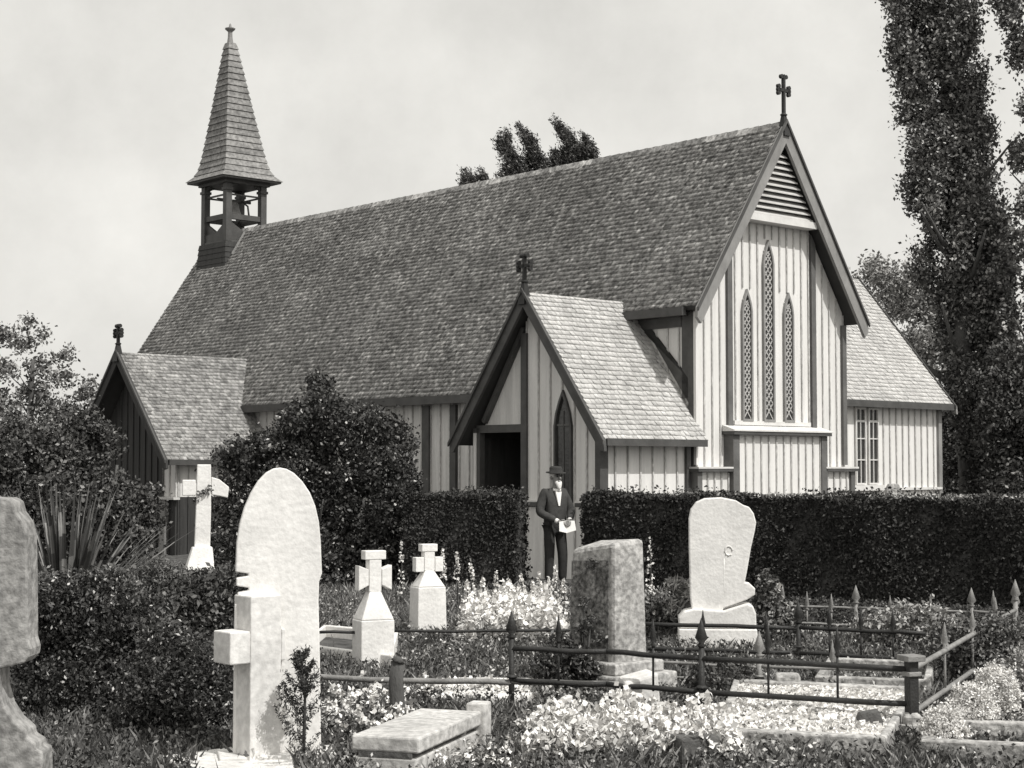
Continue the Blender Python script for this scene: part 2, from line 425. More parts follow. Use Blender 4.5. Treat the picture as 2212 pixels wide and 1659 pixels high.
# projecting lower bay
bay = wall('lower_bay', 'y', -.20, -1.40, 1.34, B0, flat(2.46), -1, bat=.26, th=.19)
trim((-1.60, -1.40, -.26, -.001, B0, 2.46), (1.34, 1.54, -.26, -.001, B0, 2.46), m='midtrim', name='bay_post', parent=bay)
trim((-1.66, 1.60, -.34, -.001, 2.462, 2.53), name='bay_sill', parent=bay)
mb = MB(); mb.hexa([(-1.68, -.36, 2.532), (1.62, -.36, 2.532), (1.62, -.03, 2.532), (-1.68, -.03, 2.532)], [(-1.68, -.36, 2.56), (1.62, -.36, 2.56), (1.62, -.03, 2.66), (-1.68, -.03, 2.66)]); mb.build('bay_weathering', M['pale'], bay)
for x0, x1 in ((-2.62, -1.61), (1.55, 2.62)):
    b2 = wall('lower_bay', 'y', -.13, x0 + .14, x1 - .02, B0, flat(1.70), -1, bat=.24, th=.12)
    a, c = (x0, x0 + .14) if x0 < 0 else (x1 - .14, x1)
    trim((a, c, -.19, -.001, B0, 1.70), m='midtrim', name='bay_post', parent=b2)
    trim((x0 - .05, x1 + (.03 if x0 > 0 else 0), -.26, -.001, 1.702, 1.76), name='bay_sill', parent=b2)
    trim((x0 - .06, x1 + (.04 if x0 > 0 else 0), -.27, -.002, 1.762, 1.80), m='pale', name='bay_weathering', parent=b2)
# lancets
def lancet(cx, z0, z1, w, y, cols=2, parent=None, out=-1, axis='y', head=None, lattice=True, frame='greytrim'):
    parent = parent or church
    if axis == 'y': fn = lambda u, ww, d: (u, y + d * out, ww)
    else: fn = lambda u, ww, d: (y + d * out, u, ww)
    hh = head or w * 1.5
    def outline(e):
        p = [(cx - w / 2 - e, z0 - e)]
        p += [(cx + w / 2 + e, z0 - e), (cx + w / 2 + e, z1 - hh)]
        for t in (.35, .7): p.append((cx + (w / 2 + e) * (1 - t ** 1.6), z1 - hh + (hh + e * 2) * t))
        p.append((cx, z1 + e * 2.2))
        for t in (.7, .35): p.append((cx - (w / 2 + e) * (1 - t ** 1.6), z1 - hh + (hh + e * 2) * t))
        p.append((cx - w / 2 - e, z1 - hh))
        return p
    gl = MB().prism(outline(0), fn, .004, .012)
    go = gl.build('window', M['glass'], parent)
    fr = MB(); o_, i_ = outline(.05), outline(0); n = len(o_)
    for k in range(n):
        k2 = (k + 1) % n
        q = [fn(*i_[k], .013), fn(*o_[k], .002), fn(*o_[k2], .002), fn(*i_[k2], .013)]
        q2 = [fn(*i_[k], .06), fn(*o_[k], .06), fn(*o_[k2], .06), fn(*i_[k2], .06)]
        fr.hexa(q, q2)
    fr.build('window_frame', M[frame], go)
    if lattice:
        lb = MB(); st = w / cols
        zz = z0
        while zz < z1 - hh * .35:
            half = w / 2 if zz < z1 - hh else w / 2 * max(0, (z1 - zz) / hh)
            for s in (-1, 1):
                a = (cx - s * half, zz); c = (cx + s * half, min(zz + half * 2.6, z1 - hh * .3))
                p, q = Vector(fn(*a, .022)), Vector(fn(*c, .022))
                lb.bar(p, q, .022, .012, (0, 1, 0) if axis == 'y' else (1, 0, 0))
            zz += w * .62
        lb.build('lattice', M['lead'], go)
    return go
lancet(-.87, 2.80, 5.42, .24, -.001)
lancet(-.16, 2.80, 6.52, .27, -.001)
lancet(.51, 2.80, 5.44, .24, -.001)
trim((-1.3, 1.24, -.05, -.001, 2.67, 2.76), m='pale', name='window_sill')

def crosslet(name, x, y, z, h, w, t, m='iron', ends=True, axis='x'):
    mb = MB()
    mb.bar((x, y, z), (x, y, z + h), t, t, (1, 0, 0))
    za = z + h * .70
    dv = Vector((w, 0, 0)) if axis == 'x' else Vector((0, w, 0))
    c = Vector((x, y, za))
    mb.bar(c - dv, c + dv, t, t)
    if ends:
        for q in (c - dv, c + dv, Vector((x, y, z + h))):
            for k in (-1, 1):
                pp = q + (Vector((0, 0, 1)) * k * t * 1.1 if q.z < z + h - .01 else dv.normalized() * k * t * 1.1)
                mb.tube([pp - Vector((0, t * .5, 0)), pp + Vector((0, t * .5, 0))], t * .75, 8)
            mb.tube([q - Vector((0, t * .5, 0)), q + Vector((0, t * .5, 0))], t * .8, 8)
    mb.hexa([(x - t * 1.6, y - t * 1.6, z - .3), (x + t * 1.6, y - t * 1.6, z - .3), (x + t * 1.6, y + t * 1.6, z - .3), (x - t * 1.6, y + t * 1.6, z - .3)],
            [(x - t * .6, y - t * .6, z + .16), (x + t * .6, y - t * .6, z + .16), (x + t * .6, y + t * .6, z + .16), (x - t * .6, y + t * .6, z + .16)])
    mb.tube([(x, y, z + .12), (x, y, z + .16), (x, y, z + .2)], [t * .7, t * 1.3, t * .6], 8)
    return mb.build(name, M[m], church)
crosslet('finial_cross', 0, -.36, ZR + .03, .98, .17, .065)

# --- north wing with open porch
PA, PZ, PM, PF = 1.9, 5.28, 1.34, -5.42      # ridge y, ridge z, slope, front rake plane
def wing(ya, zr, m, half, front, back, mm, name):
    """roof with its ridge across the nave"""
    for s in (-1, 1):
        nrm = Vector((0, s * m, 1)).normalized()
        lo = Vector((front, ya + s * half, zr - m * half)); L_ = half * math.hypot(1, m)
        v = Vector((0, -s, m)).normalized(); d = Vector((back - front, 0, 0)); top = Vector((front, ya, zr))
        a, b, c, e = lo, lo + d, top + d, top; k = nrm * -.10; k2 = Vector((0, 0, -.16))
        ro = MB().hexa([a + k, b + k, c + k2, e + k2], [a, b, c, e]).build(name, M['underlay'], church)
        shingles('shingle_course', lo, (1, 0, 0), v, back - front, L_, M[mm], ro)
wing(PA, PZ, PM, 2.22, PF + .03, -2.46, 'shinglelit', 'porch_roof')
rakes(PF - .05, PA, 2.26, PZ, PM, .17, .07, 'trim', axis='x')
crosslet('finial_cross', PF, PA, PZ + .06, .68, .17, .065, ends=True, axis='y')
wall('porch_side_wall', 'x', -5.14, .06, 2.12, B0, gab(PA, PZ - .2, PM), -1, bat=.34, holes=[(.80, 1.30, 1.2, 3.3)])
# panel above the open doorway
mb = MB(); mb.prism([(2.26, 2.66), (3.46, 2.66), (2.26, PZ - .25 - PM * .36)][::-1], lambda u, w, d: (-5.10 + d, u, w), 0, .06)
pp = mb.build('gable_panel', M['boardgrey'], church)
trim((-5.20, -5.06, 2.10, 2.26, B0, PZ - .25 - PM * .4), (-5.2, -5.06, 2.26, 3.62, 2.50, 2.66), (-5.2, -5.06, 3.52, 3.74, B0, 2.60), name='porch_post')
MB().bar((-5.13, 3.42, 2.72), (-5.13, 2.2, PZ - .28 - PM * .3), .10, .16, (1, 0, 0)).build('trim_or_shade_board', M['trim'], church)
MB().bar((-5.13, 2.1, B0), (-5.13, 2.1, 1.1), .1, .1).build('trim_or_shade_board', M['pale'], church)
trim((-5.22, -5.12, 3.62, 3.70, .9, 2.5), m='pale', name='porch_post')
trim((-5.22, -5.0, -.02, .12, B0, 2.5), name='corner_board')
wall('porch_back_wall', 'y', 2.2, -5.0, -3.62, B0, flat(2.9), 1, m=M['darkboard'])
wall('porch_inner_wall', 'x', -3.7, 2.2, 3.74, B0, flat(3.2), -1, m=M['darkboard'])  # inside of the porch: its shade is put into dark boards
wall('porch_side_wall', 'y', 3.74, -5.0, -3.72, B0, flat(2.4), 1, m=M['darkboard'])  # added to close the porch; dark colour stands in for interior shade
wall('wing_side_wall', 'y', .06, -5.10, -2.62, B0, flat(2.42), -1, bat=.34)
trim((-5.18, -2.5, -.04, .055, 2.28, 2.30), m='trim', name='soffit')
trim((PF + .06, -2.5, -.36, -.30, 2.20, 2.34), name='fascia')
trim((-5.16, -5.05, -.01, .055, B0, 2.28), (-2.74, -2.62, -.01, .055, B0, 2.28), name='corner_board')
lancet(1.05, 1.15, 3.2, .40, -5.142, axis='x', frame='trim', lattice=False)
MB().box(-5.17, -5.155, .87, 1.23, 2.60, 2.64).box(-5.17, -5.155, 1.04, 1.06, 1.2, 2.9).build('glazing_bar', M['midtrim'], church)
trim((-5.30, -5.10, -.05, .60, 1.02, 1.10), (-5.30, -5.10, 1.5, 2.30, 1.02, 1.10), name='bay_sill')
trim((-5.30, -5.10, -.05, .60, 1.102, 1.13), (-5.30, -5.10, 1.5, 2.30, 1.102, 1.13), m='pale', name='bay_weathering')
trim((-5.25, -5.15, 1.54, 2.06, B0, 1.0), (-5.25, -5.15, .1, .55, B0, 1.0), m='boardgrey', name='buttress')
# chancel side: dark framing beside the porch roof and a painted eave shadow
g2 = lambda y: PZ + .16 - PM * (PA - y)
mb = MB(); mb.prism([(0.14, g2(.14)), (0.14, g2(.14) + .5), (1.6, min(4.9, g2(1.6) + .5)), (1.75, min(4.9, g2(1.75) + .4)), (1.75, g2(1.75))], lambda u, w, d: (-2.50 + d, u, w), 0, .04); mb.build('trim_or_shade_board', M['trim'], church)
trim((-2.50, -2.46, .15, .33, 3.2, 4.87), name='trim_or_shade_board')
trim((-2.51, -2.461, .34, 1.7, 4.66, 4.87), name='trim_or_shade_board')  # dark strip painted in as the shadow under the eave

# --- west porch
wing(15.8, 4.74, 1.12, 2.48, -6.85, -2.9, 'shinglewest', 'west_porch_roof')
rakes(-6.92, 15.8, 2.52, 4.74, 1.12, .2, .07, 'darkboard', axis='x')
trim((-6.80, -3.9, 13.30, 13.36, 1.84, 1.98), name='fascia')
# pale painted return on the near verge
crosslet('finial_cross', -6.88, 15.8, 4.80, .62, .16, .07, axis='y')
wall('west_porch_wall', 'x', -6.4, 14.25, 18.0, B0, gab(15.8, 4.5, 1.12), -1, m=M['darkboard'])  # shade on this gable is put into the dark board colour
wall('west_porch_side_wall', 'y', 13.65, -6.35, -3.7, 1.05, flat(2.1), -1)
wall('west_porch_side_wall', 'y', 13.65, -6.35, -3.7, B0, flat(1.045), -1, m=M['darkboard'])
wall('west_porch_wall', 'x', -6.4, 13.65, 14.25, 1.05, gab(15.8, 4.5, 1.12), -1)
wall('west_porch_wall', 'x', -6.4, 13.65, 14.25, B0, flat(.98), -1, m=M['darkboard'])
trim((-6.56, -6.38, 13.5, 14.8, .985, 1.045), m='pale', name='bay_sill')
trim((-6.5, -6.41, 14.02, 14.3, B0, .98), m='greytrim', name='porch_post')
for i in range(2): trim((-6.9 - i * .35, -6.41, 15.3, 16.9, B0 + .05, B0 + .38 - i * .18), m='stone', name='step', bevel=.01)

# --- vestry beyond the chancel
VA, VZ, VM = 3.55, 6.72, 1.20
wing(VA, VZ, VM, 2.83, 2.3, 7.98, 'shinglelit', 'vestry_roof')
rakes(7.98, VA, 2.88, VZ, VM, .16, .06, 'greytrim', axis='x')
wall('vestry_wall', 'y', 1.0, 2.47, 7.74, B0, flat(3.45), -1, bat=.27, holes=[(4.0, 5.3, 1.3, 3.25)])
wall('vestry_gable_wall', 'x', 7.74, 1.0, 6.1, B0, gab(VA, VZ - .2, VM), 1)
trim((2.5, 7.98, .68, .74, 3.20, 3.36), name='fascia'); trim((2.5, 7.9, .745, .99, 3.22, 3.25), name='soffit')
trim((7.62, 7.76, .93, .999, B0, 3.2), m='greytrim', name='corner_board')
for x in (4.43, 4.93):
    w_ = MB().box(x - .16, x + .16, .985, .998, 1.42, 3.15).build('window', M['glass'], church)
    fb = MB().box(x - .2, x - .16, .94, .984, 1.38, 3.2).box(x + .16, x + .2, .94, .984, 1.38, 3.2).box(x - .16, x + .16, .94, .984, 3.15, 3.2).box(x - .16, x + .16, .94, .984, 1.38, 1.42)
    for zz in (1.95, 2.45, 2.85): fb.box(x - .16, x + .16, .95, .984, zz, zz + (.05 if zz > 2.8 else .025))
    fb.box(x - .012, x + .012, .955, .984, 1.42, 3.15)
    fb.build('window_frame', M['pale'], w_)
trim((4.1, 5.3, .90, .999, 1.24, 1.37), (2.6, 7.74, .92, .999, 1.24, 1.30), m='pale', name='window_sill')

# --- bell turret
BY, BS = 21.27, .73
bt = MB()
bt.hexa([(-.82, BY - .82, 7.5), (.82, BY - .82, 7.5), (.82, BY + .82, 7.5), (-.82, BY + .82, 7.5)], [(-.72, BY - .72, 8.75), (.72, BY - .72, 8.75), (.72, BY + .72, 8.75), (-.72, BY + .72, 8.75)])
turret = bt.build('bell_turret', M['trim'], church)
sk = MB()
for i in range(9):                      # shingled skirt, course by course
    z0 = 7.2 + i * .165; s0 = .93 - .15 * (i / 8) ** .6 + .015; s1 = s0 - .03
    sk.hexa([(-s0, BY - s0, z0), (s0, BY - s0, z0), (s0, BY + s0, z0), (-s0, BY + s0, z0)], [(-s1, BY - s1, z0 + .164), (s1, BY - s1, z0 + .164), (s1, BY + s1, z0 + .164), (-s1, BY + s1, z0 + .164)])
sk.build('turret_skirt', M['darkboard'], turret)
def at_face(s, u, d):
    """point on face s (0..3) at u along, d outwards from the turret centre"""
    return [(u, BY - d), (-d, BY - u), (-u, BY + d), (d, BY + u)][s]
pw = .10
for sx in (-1, 1):
    for sy in (-1, 1):
        mb = MB(); x, y = sx * (BS - pw), BY + sy * (BS - pw)
        mb.box(x - pw, x + pw, y - pw, y + pw, 8.70, 10.72)
        mb.box(x - pw - .03, x + pw + .03, y - pw - .03, y + pw + .03, 10.28, 10.36)
        mb.build('turret_post', M['trim'], turret)
for s in range(4):
    mb = MB()
    def fb(u0, u1, d0, d1, z0, z1):
        p = [at_face(s, u, d) for u, d in ((u0, d0), (u1, d0), (u1, d1), (u0, d1))]
        mb.hexa([(a, b, z0) for a, b in p], [(a, b, z1) for a, b in p])
    e = BS - 2 * pw + .0
    fb(-e, e, BS - .17, BS - .06, 10.52, 10.72)
    for k in (0,):                      # arched heads in small steps
        for j in range(6):
            t = j / 6; hw = e; cx = 0
            for side in (-1, 1):
                x1 = cx + side * hw; x0 = cx + side * hw * math.sqrt(max(0, 1 - ((j + .5) / 6) ** 2))
                fb(min(x0, x1), max(x0, x1), BS - .16, BS - .07, 10.34 + t * .18, 10.34 + (t + 1 / 6) * .18)
    mb.build('turret_arch', M['trim'], turret); mb = MB()
    fb(-e, e, BS - .14, BS - .09, 10.14, 10.19); mb.build('turret_rail', M['trim'], turret); mb = MB()
    fb(-e, e, BS - .18, BS - .04, 9.40, 9.56); mb.build('turret_rail', M['trim'], turret); mb = MB()
    fb(-e, e, BS - .18, BS - .04, 8.76, 8.98)
    for k in (-1, 1):
        p = [at_face(s, u, d) for u, d in ((0, BS - .15), (k * e, BS - .15), (k * e, BS - .09), (0, BS - .09))]
        mb.hexa([(*q_, 8.97) for q_ in p], [(*p[0], 9.02), (*p[1], 9.34), (*p[2], 9.34), (*p[3], 9.02)])
    mb.build('turret_brace', M['trim'], turret)
bell = MB().lathe([(.0, 10.05), (.10, 10.04), (.15, 9.95), (.18, 9.80), (.22, 9.68), (.29, 9.60), (.27, 9.60)], 0, BY, 16).build('bell', M['ironlight'], turret)
MB().bar((-.6, BY, 10.08), (.6, BY, 10.08), .08, .08).tube([(0, BY, 9.9), (0, BY, 9.57)], .03).tube([(.25, BY, 10.1), (.28, BY - .35, 9.9), (.28, BY - .42, 9.6)], .03).build('bell_headstock', M['trim'], bell)
# spire: bell-cast shingled pyramid, one stepped course after another
prof = [(1.06, 10.66), (.90, 10.80), (.79, 11.02), (.70, 11.4), (.60, 12.0), (.50, 12.6), (.40, 13.25), (.30, 13.9), (.20, 14.55), (.12, 15.05), (.075, 15.4)]
pz = [q[1] for q in prof]; pr = [q[0] for q in prof]
sp = MB(); z = 10.66
while z < 15.2:
    z1 = z + .20
    r0 = float(np.interp(z, pz, pr)) + .036; r1 = float(np.interp(z1, pz, pr)) + .004
    if z1 > 15.2: break
    def sq_(r_, z_):
        l_ = .17 * (z_ - 10.66) / 4.8; lx, ly = -.74 * l_, BY + .67 * l_
        return [(lx - r_, ly - r_, z_), (lx + r_, ly - r_, z_), (lx + r_, ly + r_, z_), (lx - r_, ly + r_, z_)]
    sp.hexa(sq_(r0, z), sq_(r1, z1))
    z = z1
spire = sp.build('spire', M['spireshingle'], turret)
MB().lathe([(.11, 15.0), (.075, 15.25), (.07, 15.42), (.16, 15.5), (.17, 15.53), (.05, 15.56), (.03, 15.66), (.0, 15.7)], -.74 * .165, BY + .67 * .165, 8, False).build('spire_finial', M['greytrim'], turret)
MB().box(-1.05, 1.05, BY - 1.05, BY + 1.05, 10.60, 10.665).box(-.80, .80, BY - .80, BY + .80, 10.50, 10.60).build('turret_cornice', M['trim'], turret)
sgn = -1
mb = MB(); mb.bar((-.12, BY - .82, 8.98), (-.62, BY - .92, 8.26), .04, .09); mb.build('lead_flashing', M['greytrim'], church)

# ------------------------------------------------------------------ trees
def trunk_mb(base, top, r0, r1, n=7, wob=.12, branches=0, blen=1.5, bz=(.3, .9), bdir=None):
    mb = MB(); base, top = Vector(base), Vector(top); L_ = (top - base).length
    pts = []
    for i in range(n):
        t = i / (n - 1); p = base.lerp(top, t)
        if 0 < i: p += Vector((random.uniform(-wob, wob), random.uniform(-wob, wob), 0)) * L_ * .08
        pts.append(p)
    mb.tube(pts, [r0 * (1 - t) + r1 * t for t in np.linspace(0, 1, n)], 9)
    for k in range(branches):
        t = random.uniform(*bz); p = base.lerp(top, t); a = random.uniform(0, 6.283)
        d = Vector((math.cos(a), math.sin(a), random.uniform(.5, 1.2)))
        if bdir: d += Vector(bdir)
        d.normalize(); l_ = blen * random.uniform(.6, 1.2) * (1.15 - t)
        r = (r0 * (1 - t) + r1 * t) * .5
        mid = p + d * l_ * .5 + Vector((0, 0, -.04 * l_))
        mb.tube([p, mid, p + d * l_ + Vector((0, 0, .1 * l_))], [r, r * .6, r * .2], 6)
    return mb
def tree(name, loc, label, cat, blobs, nsp, k, spread, size, leafm, tr, branches=12, blen=1.5, group=None, up=None, shell=.35, aspect=.6, bz=(.3, .9)):
    e = empty(name, loc, 0, label, cat, group)
    trunk_mb((0, 0, -.3), tr[0], tr[1], tr[2], branches=branches, blen=blen, bz=bz).build('trunk', M['bark'], e)
    C = sprigs(blobpts(blobs, nsp, shell), k, spread)
    leaves('crown', C, size, M[leafm], e, aspect, up)
    return e
# poplar at the right, wider towards the top and leaning left
Yp = 46.
def rel(x, y, Y, b):
    p = P(x, y, Y); return (p.x - b.x, p.z - b.z)
b = G(2105, Yp)
bl = []
for y, xl, xr in [(-60, 1895, 2110), (20, 1905, 2108), (90, 1920, 2115), (160, 1935, 2122), (240, 1950, 2125), (320, 1960, 2135), (400, 1970, 2148), (480, 1985, 2160), (560, 2005, 2185), (640, 2030, 2190), (720, 2045, 2190), (800, 2055, 2190), (880, 2065, 2190)]:
    for q in range(6):
        x = xl + (xr - xl) * (q + .5) / 6 + random.uniform(-8, 8); rx, rz = rel(x, y + random.uniform(-25, 25), Yp, b)
        bl.append((rx, random.uniform(-.9, .9), rz, [.30, .34, .38, .44][random.randrange(4)], .55, .6 + .4 * random.random()))
tree('poplar_tree', b, 'tall dark poplar leaning over the vestry, widest at the top of the picture', 'tree', bl, 10500, 10, .12, .115, 'leafpop', ((-.4, 0, 17.5), .33, .08), 30, 3.2, shell=.25, up=(0, 0, .3), bz=(.25, .95))
b = G(2290, 44.)
bl = []
for y, xl, xr in [(-40, 2150, 2330), (40, 2165, 2330), (110, 2195, 2330), (230, 2200, 2330), (330, 2195, 2330), (440, 2190, 2330), (520, 2165, 2330), (600, 2150, 2330), (680, 2150, 2330), (760, 2160, 2330), (840, 2150, 2330)]:
    for q in range(3):
        x = xl + (xr - xl) * (q + .5) / 3; rx, rz = rel(x, y + random.uniform(-15, 15), 44., b)
        bl.append((rx, random.uniform(-.7, .7), rz, .30 + .12 * random.random(), .5, .55))
tree('poplar_tree', b, 'second poplar at the right edge with sunlit leaf clumps and sky showing beside it', 'tree', bl, 2600, 10, .10, .12, 'leafpop', ((.1, 0, 15), .26, .06), 24, 2.6, shell=.2, up=(0, 0, .3))
# dark evergreens under the poplars
for i, (x0, x1, yt, Y, lab) in enumerate([(2082, 2170, 800, 45., 'dark evergreen at the foot of the tall poplar, right of the vestry'), (2120, 2260, 770, 42.5, 'dark evergreen at the right edge below the sunlit poplar leaves'), (2005, 2125, 850, 54., 'dark evergreen glimpsed behind the far corner of the vestry')]):
    b = G((x0 + x1) / 2, Y); bl = []
    for k in range(16):
        y = yt + (1060 - yt) * (k + .5) / 16; xx = random.uniform(x0 + 15, x1 - 15); rx, rz = rel(xx, y, Y, b)
        bl.append((rx, random.uniform(-.6, .6), rz, .50, .7, .55))
    tree('evergreen_tree', b, lab, 'tree', bl, 3400, 9, .1, .11, 'leafdark', ((0, 0, 3.2), .16, .04), 8, 1.0, shell=.3, group='dark evergreens below the poplars')
# tree far behind the vestry, distance haze put into its leaf colour
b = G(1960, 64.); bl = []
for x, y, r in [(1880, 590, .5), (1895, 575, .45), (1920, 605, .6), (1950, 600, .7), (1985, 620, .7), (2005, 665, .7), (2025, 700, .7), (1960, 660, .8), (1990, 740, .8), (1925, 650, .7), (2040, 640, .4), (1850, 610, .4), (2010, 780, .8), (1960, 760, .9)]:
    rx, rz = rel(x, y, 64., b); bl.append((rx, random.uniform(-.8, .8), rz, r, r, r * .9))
tree('broadleaf_tree', b, 'leafy tree, coloured pale for haze, far behind the vestry roof', 'tree', bl, 1300, 9, .15, .15, 'leafhazy', ((0, 0, 7.5), .22, .05), 16, 2.4, shell=.3)
# wind-blown trees behind the nave ridge
wb = [((1145, 400), [((1100, 285), .38), ((1092, 305), .5), ((1108, 325), .6), ((1118, 350), .7), ((1130, 372), .8), ((1108, 385), .7), ((1100, 360), .35), ((1095, 400), .6), ((1150, 400), .7), ((1130, 420), .8)], 'broad windblown cypress behind the ridge, its flame top bent left'),
      ((1185, 400), [((1132, 272), .22), ((1142, 290), .36), ((1152, 308), .45), ((1160, 328), .5), ((1172, 345), .5), ((1183, 365), .5), ((1170, 380), .7), ((1150, 340), .35), ((1190, 385), .5)], 'narrow windblown cypress touching the broad one behind the ridge'),
      ((1275, 370), [((1212, 264), .2), ((1222, 278), .34), ((1234, 294), .36), ((1246, 308), .36), ((1258, 320), .36), ((1268, 332), .42), ((1270, 296), .18), ((1278, 305), .28), ((1280, 325), .42), ((1285, 345), .45), ((1288, 362), .4)], 'rightmost windblown cypress behind the ridge with a forked top'),
      ((1225, 380), [((1215, 335), .5), ((1235, 332), .5), ((1228, 350), .65), ((1245, 350), .5), ((1208, 352), .45)], 'low rounded treetop between the windblown cypresses behind the ridge'),
      ((1035, 420), [((1012, 372), .12), ((1020, 384), .3), ((1030, 392), .45), ((1050, 372), .12), ((1054, 388), .2), ((1042, 402), .5), ((1065, 398), .35), ((1015, 398), .3)], 'small spiky treetop just showing over the ridge left of the cypresses')]
for (bx, by), cl, lab in wb:
    b = G(bx + 20, 62.); bl = []
    for (x, y), r in cl:
        rx, rz = rel(x, y + 6, 62., b); bl.append((rx, random.uniform(-.3, .3), rz - .15, r * .56, r * .55, r * .78))
    cx = sum(q[0] for q in bl) / len(bl); zt = max(q[2] for q in bl)
    rx, rz = rel(cl[len(cl) // 2][0][0], cl[len(cl) // 2][0][1] + 30, 62., b)
    e = empty('cypress_tree', b, 0, lab, 'tree', 'windblown trees behind the nave')
    trunk_mb((0, 0, -.3), (rx, 0, rz), .25, .08, branches=5, blen=1.2).build('trunk', M['bark'], e)
    C = blobpts(bl, 950, .0); t_ = rng.random((len(C), 12, 1)); dr_ = np.array([-.6, 0, .75]) + rng.normal(size=(len(C), 1, 3)) * .18
    C = (C[:, None, :] + dr_ * t_ * rng.uniform(.15, .6, (len(C), 1, 1)) + rng.normal(size=(len(C), 12, 3)) * .035).reshape(-1, 3)
    leaves('crown', C, .12, M['leafdark'], e, .35, (-.9, 0, 1.0))
# trees left
b = G(60, 52.); bl = []
for x, y, r in [(10, 720, .6), (45, 690, .45), (50, 740, .6), (90, 700 + 20, .35), (20, 800, .8), (75, 790, .7), (120, 770, .55), (150, 760, .35), (140, 820, .7), (60, 850, .9), (110, 880, .9), (10, 880, .9), (170, 850, .6), (190, 830, .45), (60, 930, 1.0), (140, 930, .9), (-40, 760, .9), (-40, 860, 1.)]:
    rx, rz = rel(x, y, 52., b); bl.append((rx, random.uniform(-.8, .8), rz, r * (.62 if y < 900 else .9), r * .7, r * (.42 if y < 900 else .7)))
tree('broadleaf_tree', b, 'loose leafy tree at the far left with sky showing through its crown', 'tree', bl, 900, 9, .12, .13, 'leafairy', ((0, 0, 5.6), .2, .05), 20, 2.6, shell=.35)
for i, (xs_, yt, Y, lab) in enumerate([((-60, 130), 900, 35., 'dark shrub tree at the left edge behind the spiky flax'), ((105, 205), 880, 37.5, 'dark shrub tree close to the west porch gable'), ((205, 290), 1040, 35.5, 'dark evergreen shrub in front of the west porch gable')]):
    b = G(sum(xs_) / 2, Y); bl = []
    for k in range(16):
        x = random.uniform(*xs_); y = yt + 30 + (1200 - yt) * (k + .2) / 16; rx, rz = rel(x, y, Y, b)
        bl.append((rx, random.uniform(-.5, .5), rz, .55, .6, .5))
    tree('evergreen_tree', b, lab, 'tree', bl, 2600, 9, .09, .10, 'leafdark', ((0, 0, 2.2), .12, .03), 6, .8, shell=.3, group='dark shrub trees left of the church')
# the great dark bush in front of the nave
Yb = 25.0; b = G(680, Yb); bl = []
for x, y, r in [(684, 836, .17), (680, 818, .08), (700, 828, .09), (640, 885, .12), (622, 905, .12), (722, 868, .13), (765, 885, .14), (812, 895, .13), (560, 950, .12), (515, 965, .12), (478, 985, .1), (885, 960, .1), (895, 1060, .1), (690, 868, .24), (655, 905, .26), (735, 905, .28), (610, 950, .3), (700, 940, .5), (800, 925, .33), (850, 935, .28), (545, 985, .3), (500, 1000, .2), (560, 1010, .5), (650, 1010, .6), (740, 1010, .6), (820, 1000, .5), (868, 990, .22), (520, 1080, .5), (600, 1100, .6), (700, 1100, .6), (790, 1100, .6), (850, 1080, .4), (880, 1040, .22), (500, 1160, .5), (600, 1190, .6), (700, 1200, .6), (800, 1190, .55), (850, 1180, .3), (540, 1260, .5), (650, 1270, .6), (760, 1270, .6), (830, 1270, .4)]:
    rx, rz = rel(x, y, Yb, b); bl.append((rx, random.uniform(-.35, .35), rz, r, .7 * r + .2, r))
tree('laurel_bush', b, 'large dark bush flecked with painted sun glints in front of the nave wall, rising to the eaves', 'bush', bl, 11000, 7, .05, .06, 'leafglint', ((0, 0, 2.4), .12, .03), 10, .9, shell=.35)

